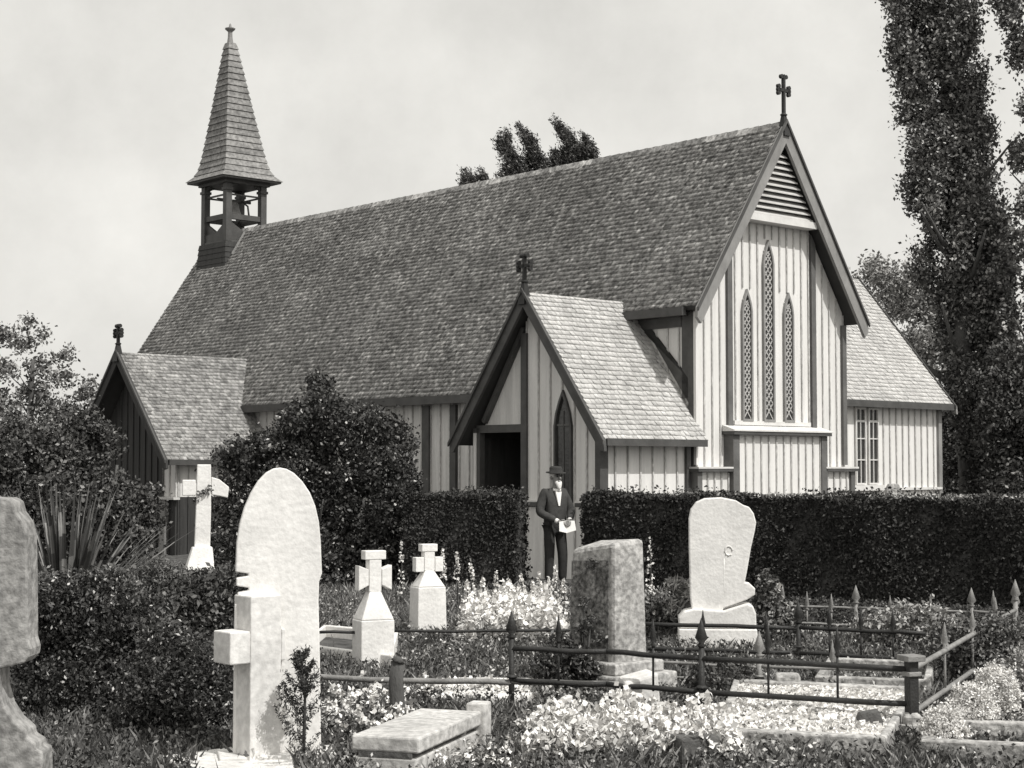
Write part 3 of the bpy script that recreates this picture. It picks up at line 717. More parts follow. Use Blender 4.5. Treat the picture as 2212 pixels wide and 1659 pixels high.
# ------------------------------------------------------------------ hedges
def hedge(x0, Y0, x1, Y1, h, th, lab, n):
    a, b = G(x0, Y0), G(x1, Y1); mid = (a + b) / 2; d = b - a; L_ = math.hypot(d.x, d.y); ang = math.atan2(d.y, d.x)
    e = empty('hedge', (mid.x, mid.y, 0), ang, lab, 'hedge', 'clipped hedges before the church')
    core = MB(); nx = max(2, int(L_ / .5))
    for i in range(nx):
        xa, xb = -L_ / 2 + L_ * i / nx, -L_ / 2 + L_ * (i + 1) / nx
        core.box(xa, xb, -th / 2 + .06, th / 2 - .06, -.4, h - .07)
    core.build('branches', M['stem'], e)
    # leaves on the faces: front, back, top, ends
    k = [int(n * .5), int(n * .12), int(n * .33), int(n * .05)]
    def wob(u, w): return .035 * np.sin(u * 3.1 + w * 2) + .03 * np.sin(u * 7.7 - w * 5) + rng.normal(size=len(u)) * .022
    out = []
    u = rng.uniform(-L_ / 2, L_ / 2, k[0]); w = rng.uniform(-.3, h, k[0]); out.append(np.stack([u, -th / 2 + wob(u, w), w], 1))
    u = rng.uniform(-L_ / 2, L_ / 2, k[1]); w = rng.uniform(-.3, h, k[1]); out.append(np.stack([u, th / 2 + wob(u, w), w], 1))
    u = rng.uniform(-L_ / 2, L_ / 2, k[2]); w = rng.uniform(-th / 2, th / 2, k[2]); out.append(np.stack([u, w, h - .02 + wob(u, w) * .8], 1))
    for s in (-1, 1):
        u = rng.uniform(-th / 2, th / 2, k[3]); w = rng.uniform(-.3, h, k[3]); out.append(np.stack([s * L_ / 2 + wob(u, w), u, w], 1))
    k_ = int(n * .02); u = rng.uniform(-L_ / 2, L_ / 2, k_); w = rng.uniform(-th / 2, th / 2, k_); hh_ = h + rng.random(k_) ** 3 * .14 * (np.sin(u * 1.7) > -.3)
    out.append(np.stack([u, w, hh_], 1))
    leaves('foliage', np.concatenate(out), .05, M['leafhedge'], e, .6)
    k_ = int(n * .05); u = L_ / 2 - L_ * .8 * rng.random(k_) ** 1.6; w = rng.uniform(-th / 2, th / 2, k_)
    if lab.startswith('long'): leaves('top_highlight', np.stack([u, w, h + .01 + rng.normal(size=k_) * .02], 1), .05, M['leafpale'], e, .35, up=(0, 0, .7))  # pale leaves laid on as the sunlit highlight of the hedge top
hedge(880, 24.8, 1128, 24.6, 1.39, .8, 'clipped hedge left of the standing man, joining the great bush', 22000)
hedge(1290, 24.6, 2330, 20.4, 1.385, .8, 'long clipped hedge right of the standing man, running to the right edge', 80000)
exec_marker = 0

# ------------------------------------------------------------------ gravestones
def grave_empty(name, x, ybase, Y=None, rz=0, label=None, cat='gravestone', group=None, z=None):
    if Y is None: Y = FPX * EYE / (ybase - 1008.3)
    p = P(x, ybase, Y); p.z = gz(Y) if z is None else z
    return empty(name, p, rz, label, cat, group), Y
def profile(mb, pts, cx, yb, Y, t, sc=1, y0=None):
    """upright slab with an outline taken from the photograph, thickness t"""
    k = FPX / Y
    poly = [((x - cx) / k, (yb - y) / k) for x, y in pts]
    yy = -t / 2 if y0 is None else y0
    return mb.prism(poly[::-1], lambda u, w, d: (u, yy + d, w), 0, t)
def ring(pts, m):
    return pts + [(2 * m - x, y) for x, y in reversed(pts)]

# big lancet headstone
e, Y = grave_empty('headstone', 600, 1640, rz=R(13), label='tall white pointed-arch headstone, the biggest stone left of centre')
left = [(505, 1650), (506, 1300), (536, 1298), (528, 1288), (512, 1284), (512, 1276), (535, 1272), (535, 1266), (509, 1262), (509, 1245), (534, 1241), (534, 1236), (507, 1232), (509, 1170), (515, 1130), (524, 1097), (537, 1066), (553, 1039), (570, 1021), (586, 1012)]
right = [(600, 1010), (614, 1013), (630, 1022), (648, 1040), (664, 1064), (676, 1093), (684, 1128), (688, 1170), (690, 1215), (691, 1238), (685, 1256), (684, 1300), (688, 1430), (692, 1650)]
profile(MB(), left + right, 600, 1640, Y, .07).build('slab', M['marble'], e, .008)
MB().box(-.36, .34, -.16, .16, -.1, .07).build('plinth', M['marblegrey'], e, .01)
# plain cross before it, turned like the church
e, Y = grave_empty('grave_cross', 552, 1650, 9.95, YAW - R(2), 'squat white stone cross standing hard in front of the tall pointed headstone', 'stone cross')
k = FPX / Y
def zz(y): return (1652 - y) / k
mb = MB(); mb.box(-.10, .115, -.10, .10, 0.02, zz(1290)); mb.build('shaft', M['marblegrey'], e, .008)
for a_, b_ in ((-.24, -.101), (.116, .145)): MB().box(a_, b_, -.099, .10, zz(1431), zz(1363)).build('arm', M['marblegrey'], e, .008)
MB().box(-.46, .34, -.42, .40, -.2, .05).build('base', M['marblegrey'], e, .012)
# urn-waisted stone cut by the left edge
e, Y = grave_empty('headstone', -20, 1700, 8.6, label='pale waisted headstone cut by the left edge, spotted with shadow', cat='gravestone')
rt_ = [(-20, 1029), (15, 1030), (30, 1038), (36, 1060), (52, 1082), (60, 1110), (63, 1200), (66, 1330), (72, 1350), (70, 1366), (58, 1380), (5, 1391), (6, 1430), (18, 1470), (38, 1500), (64, 1522), (66, 1536), (86, 1548), (88, 1560), (100, 1566), (106, 1780)]
profile(MB(), [(-40 - x, y) for x, y in rt_][::-1] + rt_[1:], -20, 1700, Y, .2).build('slab', M['dimstone'], e, .01)

def small_cross(x, yb, Yd, px, ha, rz, lab, m='marble'):
    e, Y = grave_empty('grave_cross', x, yb, Yd, rz, lab, 'stone cross', None)
    k = FPX / Y; c = lambda v: v / k
    return e, Y, k
# two crosses on spreading pedestals
e, Y, k = small_cross(806, 1440, None, 0, 0, YAW - R(16), 'white cross on a spreading pedestal, nearer and left of the two white crosses')
h = lambda y: (1440 - y) / k
q = 1.12
MB().hexa([(-38 / k, -.12, h(1440)), (38 / k, -.12, h(1440)), (38 / k, .12, h(1440)), (-38 / k, .12, h(1440))], [(-38 / k, -.12, h(1335)), (38 / k, -.12, h(1335)), (38 / k, .12, h(1335)), (-38 / k, .12, h(1335))]).hexa(
    [(-37 / k, -.12, h(1335)), (37 / k, -.12, h(1335)), (37 / k, .12, h(1335)), (-37 / k, .12, h(1335))], [(-13 / k, -.05, h(1275)), (13 / k, -.05, h(1275)), (13 / k, .05, h(1275)), (-13 / k, .05, h(1275))]).build('pedestal', M['marble'], e, .01)
MB().box(-14 / k, 14 / k, -.05, .05, h(1276), h(1190)).prism([(-38 / k, h(1273)), (-15 / k, h(1262)), (-15 / k, h(1228)), (-38 / k, h(1219))][::-1], lambda u, w, d: (u, -.05 + d, w), 0, .1).prism([(38 / k, h(1273)), (15 / k, h(1262)), (15 / k, h(1228)), (38 / k, h(1219))], lambda u, w, d: (u, -.05 + d, w), 0, .1).box(-24 / k, 24 / k, -.055, .055, h(1207), h(1188)).build('cross_head', M['marble'], e, .006)
e, Y, k = small_cross(924, 1368, None, 0, 0, YAW - R(16), 'white cross on a shouldered pedestal, farther and right of the two white crosses')
h = lambda y: (1368 - y) / k
MB().hexa([(-34 / k, -.13, 0), (34 / k, -.13, 0), (34 / k, .13, 0), (-34 / k, .13, 0)], [(-32 / k, -.12, h(1265)), (32 / k, -.12, h(1265)), (32 / k, .12, h(1265)), (-32 / k, .12, h(1265))]).hexa(
    [(-31 / k, -.12, h(1265)), (31 / k, -.12, h(1265)), (31 / k, .12, h(1265)), (-31 / k, .12, h(1265))], [(-10 / k, -.05, h(1230)), (10 / k, -.05, h(1230)), (10 / k, .05, h(1230)), (-10 / k, .05, h(1230))]).build('pedestal', M['marble'], e, .012)
MB().box(-12 / k, 12 / k, -.05, .05, h(1231), h(1175)).box(-32 / k, -13 / k, -.05, .05, h(1233), h(1202)).box(13 / k, 32 / k, -.05, .05, h(1233), h(1202)).box(-18 / k, 18 / k, -.056, .056, h(1190), h(1174)).build('cross_head', M['marble'], e, .006)
# tall leaning cross with ivy, left
e, Y, k = small_cross(437, 1232, 20.5, 0, 0, R(14), 'slender white cross wound with ivy in front of the west porch')
h = lambda y: (1232 - y) / k
zb = EYE + (1008 - 1232) / k
e.location.z = zb
MB().prism([(-19 / k, 0), (-15 / k, h(1100)), (-13 / k, h(1003)), (16 / k, h(1003)), (17 / k, h(1100)), (15 / k, 0)][::-1], lambda u, w, d: (u, -.05 + d, w), 0, .1).build('shaft', M['marble'], e, .01)
MB().prism([(17 / k, h(1068)), (17 / k, h(1030)), (34 / k, h(1035)), (55 / k, h(1052)), (52 / k, h(1075)), (40 / k, h(1072))][::-1], lambda u, w, d: (u, -.05 + d, w), 0, .1).build('arm', M['marble'], e, .01)
MB().box(-44 / k, -16 / k, -.05, .05, h(1070), h(1036)).build('arm', M['marble'], e, .01)
MB().hexa([(-36 / k, -.2, h(1228)), (24 / k, -.2, h(1228)), (24 / k, .2, h(1228)), (-36 / k, .2, h(1228))], [(-22 / k, -.12, h(1180)), (20 / k, -.12, h(1180)), (20 / k, .12, h(1180)), (-22 / k, .12, h(1180))]).build('pedestal', M['marble'], e, .01)
MB().box(-.5, .5, -.35, .35, -zb - .1, -.005).build('mound_base', M['stonedark'], e, .02)
vp = []
for i in range(60):
    t = i / 59; zz_ = h(1190) + (h(1015) - h(1190)) * t; a = t * 15
    vp.append((math.cos(a) * .10 + .01, math.sin(a) * .07, zz_))
vp = np.array(vp); vp = vp[35:]
leaves('ivy', sprigs(vp, 9, .025), .035, M['leafdark'], e, .8)
# mossy grey stone right of the man
g_ = G(1322, 13.2); e = empty('headstone', g_, YAW, 'thick square pillar stone with a mossy left face, right of the standing man', 'gravestone')
MB().hexa([(-.20, -.23, .0), (.19, -.23, .0), (.19, .30, .0), (-.20, .30, .0)], [(-.18, -.21, 1.20), (.16, -.21, 1.225), (.16, .28, 1.20), (-.185, .28, 1.13)]).build('pillar', M['stone'], e, .035)
MB().hexa([(-.206, -.16, .05), (-.198, -.16, .05), (-.198, .285, .05), (-.206, .285, .05)], [(-.190, -.15, 1.06), (-.18, -.15, 1.06), (-.18, .265, 1.04), (-.193, .265, 1.04)]).build('moss', M['mossy'], e)
MB().box(-.36, .34, -.40, .44, -.1, .17).build('base', M['stone'], e, .015)
MB().box(-.29, .27, -.32, .37, .171, .26).build('upper_base', M['stone'], e, .012)
# white scroll stone
e, Y = grave_empty('headstone', 1548, 1398, None, R(-4), 'white headstone tapering downwards on a stepped base, right of centre')
profile(MB(), [(1496, 1318), (1492, 1290), (1490, 1180), (1490, 1120), (1494, 1100), (1506, 1084), (1524, 1076), (1560, 1074), (1590, 1080), (1606, 1090), (1618, 1094), (1628, 1108), (1633, 1128), (1630, 1146), (1622, 1180), (1613, 1230), (1608, 1255), (1618, 1257), (1630, 1268), (1629, 1282), (1612, 1292), (1585, 1302), (1562, 1310), (1560, 1318)], 1548, 1398, Y, .16).build('slab', M['marble'], e, .012)
profile(MB(), [(1468, 1352), (1466, 1330), (1478, 1316), (1500, 1311), (1562, 1315), (1612, 1299), (1624, 1304), (1630, 1320), (1631, 1352)], 1548, 1398, Y, .3).build('upper_base', M['marble'], e, .015)
profile(MB(), [(1466, 1392), (1466, 1353), (1632, 1353), (1634, 1392)], 1548, 1398, Y, .34).build('lower_base', M['marble'], e, .012)
profile(MB(), [(1452, 1402), (1454, 1393), (1645, 1393), (1647, 1402)], 1548, 1398, Y, .44).build('footing', M['marblegrey'], e, .012)
k = FPX / Y
mb = MB()
ring_ = [((1574 - 1548) / k + .035 * math.cos(t_), -.080, (1398 - 1188) / k + .045 * math.sin(t_)) for t_ in np.linspace(0, 5.4, 16)]
mb.tube(ring_, [.008 + .004 * math.sin(3 * q_) for q_ in range(16)], 6); mb.build('carved_wreath', M['marblegrey'], e)
MB().tube([((1564 - 1548) / k, -.078, (1398 - y_) / k) for y_ in (1205, 1230, 1262, 1290)], [.006, .004, .004, .002], 6).build('carved_stem', M['marble'], e)
# little stone behind the hedge by the vestry
p = P(1932, 1060, 31.); e = empty('headstone', (p.x, p.y, gz(31)), R(8), 'small dull grey headstone standing against the vestry wall behind the hedge', 'gravestone')
MB().prism([(-.15, 0), (.15, 0), (.15, 1.74), (.09, 1.84), (-.09, 1.84), (-.15, 1.74)], lambda u, w, d: (u, d, w), 0, .12).build('slab', M['stone'], e, .02)
MB().box(-.28, .28, -.08, .2, 0, 1.45).build('plinth', M['stone'], e, .02)

# ------------------------------------------------------------------ kerbed graves
def kerb(name, cs, h, w, lab, mk='stone', fill=None, fz=.08, posts=None, cat='grave surround'):
    """four ground corners -> kerb stones"""
    c = [Vector((p.x, p.y, 0)) for p in cs]; o = sum(c, Vector()) / 4
    e = empty(name, o, 0, lab, cat); c = [q - o for q in c]
    inn = [q * (1 - w / max(.3, q.length)) for q in c]
    for i in range(4):
        j = (i + 1) % 4
        a0, a1, b1, b0 = c[i], c[j], inn[j], inn[i]
        up = lambda v, z: Vector((v.x, v.y, z))
        mb = MB(); mb.hexa([up(a0, -.1), up(a1, -.1), up(b1, -.1), up(b0, -.1)], [up(a0, h), up(a1, h), up(b1, h), up(b0, h)])
        mb.build('kerb_stone', M[mk], e, .012)
    if fill:
        mb = MB(); up = lambda v, z: Vector((v.x * .995, v.y * .995, z))
        mb.hexa([up(q, -.08) for q in inn], [up(q, fz) for q in inn]); mb.build('fill', M[fill], e)
    for (i, hh, ww) in (posts or []):
        q = c[i]; mb = MB(); mb.box(q.x - ww, q.x + ww, q.y - ww, q.y + ww, -.1, hh); mb.build('corner_post', M[mk], e, .015)
    return e
def gp(x, y):
    Y = FPX * EYE / (y - 1008.3); p = P(x, y, Y); return Vector((p.x, p.y, 0))
kerb('grave_plot', [gp(1548, 1612), gp(1915, 1632), gp(1985, 1515), gp(1585, 1496)], .13, .12, 'kerbed grave filled with pale stone chips in the right foreground', 'stone', 'chips', .10)
gv = bpy.data.objects[[o.name for o in bpy.data.objects if o.name.startswith('grave_plot')][-1]]
cq = [q - Vector((gv.location.x, gv.location.y, 0)) for q in (gp(1560, 1604), gp(1905, 1624), gp(1970, 1520), gp(1595, 1502))]
uu, vv = rng.random(5200), rng.random(5200)
bl_ = np.array([list(cq[0] * (1 - a_) * (1 - b_) + cq[1] * a_ * (1 - b_) + cq[2] * a_ * b_ + cq[3] * (1 - a_) * b_) for a_, b_ in zip(uu, vv)])
bl_[:, 2] = .105 + .03 * np.sin(uu * 3.14) * np.sin(vv * 3.14) + .012 * np.sin(bl_[:, 0] * 9) * np.sin(bl_[:, 1] * 7)
tag(leaves('loose_chips', bl_, .045, M['chip'], gv, .9), None, None, None, 'stuff')
A_, B_ = gp(1046, 1612), gp(905, 1682); sh_ = Vector((-(B_ - A_).y * -1, (B_ - A_).x * -1, 0)).normalized() * .42
o_ = (A_ + B_ + sh_) / 2; u_ = (B_ - A_); L_ = u_.length; u_.normalize(); w_ = sh_.length; v_ = sh_.normalized()
e = empty('box_tomb', o_, 0, 'low stone box tomb with grooved side and square corner post, beside the foreground flowers', 'tomb')
def bt_(a0, a1, b0, b1, z0, z1, name, m, bev=.012):
    p = [A_ + u_ * a + v_ * b - o_ for a, b in ((a0, b0), (a0, b1), (a1, b1), (a1, b0))]
    MB().hexa([Vector((q.x, q.y, z0)) for q in p], [Vector((q.x, q.y, z1)) for q in p]).build(name, M[m], e, bev)
bt_(.05, L_, .02, w_ - .02, -.1, .13, 'side_course', 'tombstone')
bt_(.07, L_, .045, w_ - .045, .13, .16, 'groove', 'stonedark', 0)
bt_(.05, L_, .0, w_, .16, .25, 'coping', 'tombstone')
bt_(-.06, .07, -.03, .10, -.1, .30, 'corner_post', 'tombstone')
kerb('grave_plot', [gp(930, 1515), gp(1140, 1518), gp(1180, 1476), gp(985, 1474)], .06, .3, 'flat white grave slab between the foreground kerb and the iron rail', 'marble', 'marble', .055, cat='grave slab')
kerb('grave_plot', [gp(640, 1420), gp(846, 1446), gp(860, 1390), gp(700, 1375)], .14, .09, 'white kerbed grave at the foot of the nearer white cross', 'marble', 'soil', .02)
kerb('grave_plot', [gp(1990, 1640), gp(2300, 1655), gp(2300, 1600), gp(2000, 1590)], .14, .12, 'pale stone kerb running from the stepped post to the lower right edge', 'stone', 'soil', .05)
e, Y = grave_empty('corner_stone', 1878, 1592, None, R(8), 'small dark block lying on the pale stone chips at their near corner', 'stone block')
MB().hexa([(-.09, -.06, .10), (.09, -.06, .10), (.09, .06, .10), (-.09, .06, .10)], [(-.08, -.05, .19), (.05, -.05, .20), (.07, .05, .2), (-.06, .05, .18)]).build('block', M['stonedark'], e, .01)
kerb('grave_plot', [gp(1760, 1500), gp(2010, 1510), gp(2020, 1465), gp(1790, 1455)], .16, .1, 'grey kerbed grave behind the grave of pale chips', 'stone', 'soil', .04)
# block stone at the end of the low rail
e, Y = grave_empty('corner_stone', 1376, 1535, None, R(14), 'rough squared stone block at the end of the white-topped low rail', 'stone block')
MB().hexa([(-.14, -.12, -.1), (.16, -.12, -.1), (.16, .12, -.1), (-.14, .12, -.1)], [(-.13, -.11, .24), (.13, -.11, .30), (.12, .11, .31), (-.11, .11, .26)]).build('block', M['marblegrey'], e, .02)
e, Y = grave_empty('corner_stone', 1700, 1500, None, R(-5), 'small pale square stone block behind the grave of pale chips', 'stone block')
MB().box(-.09, .10, -.09, .09, -.1, .18).build('block', M['stone'], e, .02)
e, Y = grave_empty('corner_stone', 1500, 1640, None, R(25), 'dark stone block beside the foot of the near iron post', 'stone block')
MB().box(-.15, .13, -.10, .10, -.1, .17).build('block', M['stonedark'], e, .02)
e, Y = grave_empty('corner_stone', 1222, 1540, None, R(10), 'little rough white stone standing among the flowers', 'stone block')
MB().hexa([(-.05, -.05, -.1), (.05, -.05, -.1), (.05, .05, -.1), (-.05, .05, -.1)], [(-.05, -.04, .12), (.045, -.04, .15), (.035, .03, .15), (-.03, .03, .13)]).build('block', M['marble'], e, .01)
e, Y = grave_empty('stump', 858, 1585, None, 0, 'dark rotting wooden post standing left of the white slab', 'post')
MB().tube([(0, 0, -.1), (.005, 0, .15), (-.01, 0, .35), (.0, .01, .50)], [.06, .055, .05, .045], 10).tube([(0, 0, .5), (.01, 0, .53)], [.05, .02], 10).build('post', M['bark'], e)

# ------------------------------------------------------------------ iron railings
def finial(mb, x, y, z, s=1.):
    mb.lathe([(.016 * s, z), (.03 * s, z + .02), (.014 * s, z + .035), (.04 * s, z + .07), (.018 * s, z + .15), (.002, z + .21)], x, y, 6)
def railing(name, pts, rails, lab, m='iron', posts=(), r=.014, pr=.022, ph=None, base=False, dots=()):
    """pts: list of world ground points; rails: heights; posts: indexes with finial"""
    o = Vector((pts[0].x, pts[0].y, 0)); e = empty(name, o, 0, lab, 'iron railing', 'iron railings round the graves')
    q = [p - o for p in pts]
    for h in rails:
        mb = MB()
        for a, b in zip(q[:-1], q[1:]):
            n = 5; ll = [a.lerp(b, i / n) + Vector((0, 0, h + random.uniform(-.006, .006))) for i in range(n + 1)]
            mb.tube(ll, r, 7)
        mb.build('rail', M[m], e)
    for i in posts:
        mb = MB(); hh = (ph or rails[0]) + .02
        mb.tube([(q[i].x, q[i].y, -.1), (q[i].x, q[i].y, hh)], pr, 7)
        mb.lathe([(pr * 1.7, hh * .45), (pr * 1.9, hh * .47), (pr * 1.1, hh * .5)], q[i].x, q[i].y, 8)
        finial(mb, q[i].x, q[i].y, hh, 1.25)
        mb.build('post', M[m], e)
        if base:
            mb = MB(); mb.lathe([(.13, -.05), (.13, .03), (.10, .035), (.10, .08), (.07, .085), (.07, .13), (.03, .16)], q[i].x, q[i].y, 10, False)
            mb.build('post_foot', M['stone'], e)
    for (i, j, t, hh) in dots:
        p = q[i].lerp(q[j], t); mb = MB(); mb.tube([(p.x, p.y, rails[-1] - .02), (p.x, p.y, hh)], .009, 6); finial(mb, p.x, p.y, hh, .7); mb.build('baluster', M[m], e)
    return e
def gY(x, Y): p = P(x, 1400, Y); return Vector((p.x, p.y, 0))
def Hh(y, Y): return P(1000, y, Y).z
# near enclosure: thick dark rails left to right
railing('grave_railing', [gY(1105, 12.2), gY(1310, 12.0), gY(1515, 11.6), gY(1968, 11.0)], [Hh(1415, 11.8), Hh(1487, 11.8)], 'thick iron railing nearest the viewer, between the square pillar stone and the stepped post', posts=(0, 2), base=False, r=.02, ph=.50, dots=[(2, 3, .33, .5), (2, 3, .66, .5), (0, 1, .5, .5), (1, 2, .5, .5)])
railing('grave_railing', [gY(690, 14.6), gY(845, 14.7), gY(1180, 14.8), gY(1330, 14.9)], [Hh(1364, 14.7)], 'thin iron rail crossing in front of the nearer white cross', posts=(3,), r=.014, ph=.3)
railing('grave_railing', [gY(640, 12.6), gY(850, 12.3), gY(1105, 12.2), gY(1345, 12.1)], [Hh(1470, 12.3)], 'low iron rail from the dark post to the squared stone block', posts=(0,), r=.022, m='ironlight', ph=.2)
railing('grave_railing', [gY(1385, 15.2), gY(1725, 14.8), gY(2000, 14.3)], [Hh(1347, 15.2), Hh(1400, 15.2)], 'dark two-bar railing passing in front of the white tapering headstone', posts=(1,), r=.019, dots=[(0, 1, .4, .28), (0, 1, .8, .26), (1, 2, .25, .34), (1, 2, .5, .34), (1, 2, .75, .34)], ph=.36)
railing('grave_railing', [gY(1640, 18.2), gY(1850, 17.9), gY(2100, 17.5), gY(2195, 17.3)], [Hh(1312, 18.), Hh(1348, 18.)], 'far pale railing with spear-headed posts along the foot of the hedge', posts=(1, 2, 3), m='ironlight', r=.013, pr=.02, dots=[(0, 1, .25, .29), (0, 1, .5, .22), (0, 1, .75, .2), (1, 2, .3, .2), (1, 2, .65, .22), (2, 3, .5, .28)], ph=.28)
railing('grave_railing', [gY(1968, 11.0), gY(2195, 15.6)], [.44, .15], 'railing running back diagonally from the stepped post to the right edge', m='ironlight', r=.02, posts=(1,), base=False, ph=.5, dots=[(0, 1, .25, .44), (0, 1, .5, .44), (0, 1, .75, .44)])
railing('grave_railing', [gY(1395, 13.4), gY(1640, 13.1), gY(1960, 12.8)], [Hh(1440, 13.1), Hh(1470, 13.1)], 'pale two-bar railing behind the grave of pale chips', m='ironlight', r=.013, posts=(1,), ph=.26, dots=[(0, 1, .5, .22), (1, 2, .5, .22)])
railing('grave_railing', [gY(2010, 14.6), gY(2120, 14.4), gY(2260, 14.2)], [Hh(1432, 14.4), Hh(1462, 14.4)], 'short railing at the right edge behind the diagonal rail', m='ironlight', r=.014, posts=(1,), ph=.22)
g_ = gY(1968, 11.0); e = empty('gate_post', g_, R(20), 'square iron post with a flat cap and round stepped foot at the lower right', 'post')
MB().box(-.035, .035, -.035, .035, 0, .50).build('shaft', M['iron'], e, .004)
MB().box(-.07, .07, -.07, .07, .50, .54).box(-.05, .05, -.05, .05, .40, .43).build('cap', M['ironlight'], e, .006)
MB().lathe([(.13, -.05), (.13, .03), (.095, .035), (.095, .08), (.065, .085), (.065, .13), (.04, .16)], 0, 0, 12, False).build('foot', M['stone'], e)
# a fallen bar leaning across it
a, b_ = P(2085, 1345, 14.2), P(2170, 1450, 13.2)
e = empty('fallen_rail', a, 0, 'loose bent iron bar lying crosswise over the diagonal railing', 'iron bar')
MB().tube([(0, 0, 0), (b_ - a) * .5 + Vector((0, 0, .03)), b_ - a], .016, 7).build('bar', M['ironlight'], e)

# ------------------------------------------------------------------ plants of the churchyard
def shrub(name, x, ybase, blobs, n, k, spread, size, m, lab, cat='shrub', Y=None, aspect=.5, up=None, group=None, shell=.4, fl=0, flsize=.03, stems=8):
    if Y is None: Y = FPX * EYE / (ybase - 1008.3)
    b = G(x, Y); bl = []
    e = empty(name, b, 0, lab, cat, group)
    for bx, by, r in blobs:
        rx, rz = rel(bx, by, Y, b); bl.append((rx, random.uniform(-.6, .6) * r, rz, r, r * 1.1, r * .9))
    mb = MB()
    for i in range(stems):
        q = random.choice(bl); mb.tube([(q[0] * .2, q[1] * .2, -.05), (q[0] * .6, q[1] * .6, q[2] * .5), q[:3]], [.018, .012, .005], 5)
    mb.build('stems', M['stem'], e)
    leaves('foliage', sprigs(blobpts(bl, n, shell), k, spread), size, M[m], e, aspect, up)
    if fl:
        c = blobpts(bl, fl, .9); c = c[(c[:, 2] > 0)]
        leaves('blossom', sprigs(c, 5, flsize * .35), flsize, M['flower'], e, .9)
    return e
# left dark shrubs
shrub('shrub', 170, 1700, [(60, 1300, .2), (120, 1290, .2), (180, 1275, .18), (235, 1270, .16), (300, 1330, .2), (230, 1340, .26), (120, 1380, .3), (60, 1420, .25), (200, 1440, .3), (330, 1420, .26), (120, 1500, .3), (260, 1520, .35), (150, 1600, .35), (60, 1560, .2), (210, 1330, .2), (215, 1400, .28), (190, 1490, .3), (110, 1330, .2), (160, 1310, .2)], 9500, 6, .025, .032, 'leafglint', 'dark shrub mound at the lower left beside the waisted headstone', Y=12.0)
shrub('shrub', 420, 1690, [(350, 1390, .15), (400, 1440, .22), (470, 1455, .15), (340, 1480, .25), (440, 1520, .25), (330, 1560, .25), (400, 1600, .28), (480, 1590, .18), (300, 1640, .25)], 7000, 6, .025, .030, 'leafglint', 'dark shrub mound left of the squat cross, reaching the bottom edge', Y=11.2)
shrub('shrub', 450, 1420, [(440, 1320, .3), (480, 1290, .3), (380, 1350, .35), (460, 1330, .45), (505, 1270, .25), (440, 1400, .4)], 3200, 6, .05, .06, 'leafdark', 'very dark bush in the gap between the ivy cross and the tall headstone', Y=17.0)
shrub('shrub', 335, 1330, [(290, 1262, .22), (330, 1250, .25), (370, 1256, .22), (400, 1268, .2), (340, 1290, .28)], 1800, 5, .04, .07, 'leafmid', 'soft grey tufted plant below the west porch steps', Y=19.5, aspect=.2, up=(0, 0, .6))
shrub('shrub', 225, 1640, [(160, 1262, .05), (178, 1256, .05), (200, 1262, .05), (222, 1250, .05), (240, 1240, .05), (262, 1252, .06), (280, 1272, .06), (300, 1295, .05), (190, 1290, .09), (250, 1290, .1)], 700, 5, .025, .05, 'leafmid', 'grey-topped leafy shrub rising between the flax and the tall headstone', Y=12.7, shell=.3, stems=3)
for x, y, yb_, Y, lab in [(90, 1262, 1500, 12.6, 'loose dark shoots above the left shrub mound'), (330, 1345, 1500, 11.9, 'loose dark shoots between the two left shrub mounds'), (395, 1415, 1560, 11.3, 'loose dark shoots left of the squat cross')]:
    shrub('shrub', x, yb_, [(x - 25, y + 10, .05), (x + 10, y - 12, .05), (x + 30, y + 18, .06), (x, y + 35, .09), (x + 15, y + 70, .12)], 420, 4, .03, .045, 'leafmid', lab, Y=Y, shell=.2, aspect=.35, up=(0, 0, .8))
# flax
b = G(140, 18.0); e = empty('flax_plant', b, 0, 'spiky flax with long sword leaves fanning up at the left', 'plant')
mb = MB()
for i in range(120):
    a = random.uniform(0, 6.283); tilt = random.uniform(.03, .80); L_ = random.uniform(1.2, 1.85)
    d = Vector((math.cos(a) * math.sin(tilt), math.sin(a) * math.sin(tilt) * .8, math.cos(tilt)))
    side = d.cross(Vector((math.sin(a), -math.cos(a) + .01, .2))).normalized(); prev = None
    s2 = Vector((-math.sin(a), math.cos(a), random.uniform(-.3, .3))).normalized(); up_ = .25
    for j in range(7):
        t = j / 6; p = Vector((math.cos(a) * .08, math.sin(a) * .08, -.05)) + d * L_ * t + Vector((math.cos(a), math.sin(a), -.9)) * .18 * t ** 3 * tilt
        w = .030 * (1 - t ** 2.2) + .002
        fold = d.cross(s2).normalized() * w * .4
        cur = [p - s2 * w, p + fold, p + s2 * w]
        if prev: mb.add(prev + cur, [(0, 1, 4, 3), (1, 2, 5, 4)])
        prev = cur
M['flax'] = mat('flax_leaf', .07, .3, 3, .35, 0, island=[(0, .6), (.55, .9), (.75, 2.2), (1, 4)], spec=.4)
mb.build('sword_leaves', M['flax'], e)
# moss and creeper over the square pillar stone
shrub('creeper', 1262, 1500, [(1262, 1300, .04), (1275, 1340, .05), (1255, 1360, .05), (1290, 1380, .04), (1280, 1220, .03)], 130, 4, .018, .032, 'leafdark', 'dark creeper spotting the left face of the square pillar stone', 'creeper', Y=12.95, shell=.1, stems=6)
shrub('shrub', 1235, 1500, [(1210, 1395, .09), (1240, 1420, .11), (1275, 1450, .08), (1195, 1440, .15), (1240, 1470, .13)], 1100, 5, .025, .04, 'leafglint', 'dark low shrub at the left foot of the square pillar stone', Y=12.9, shell=.3)
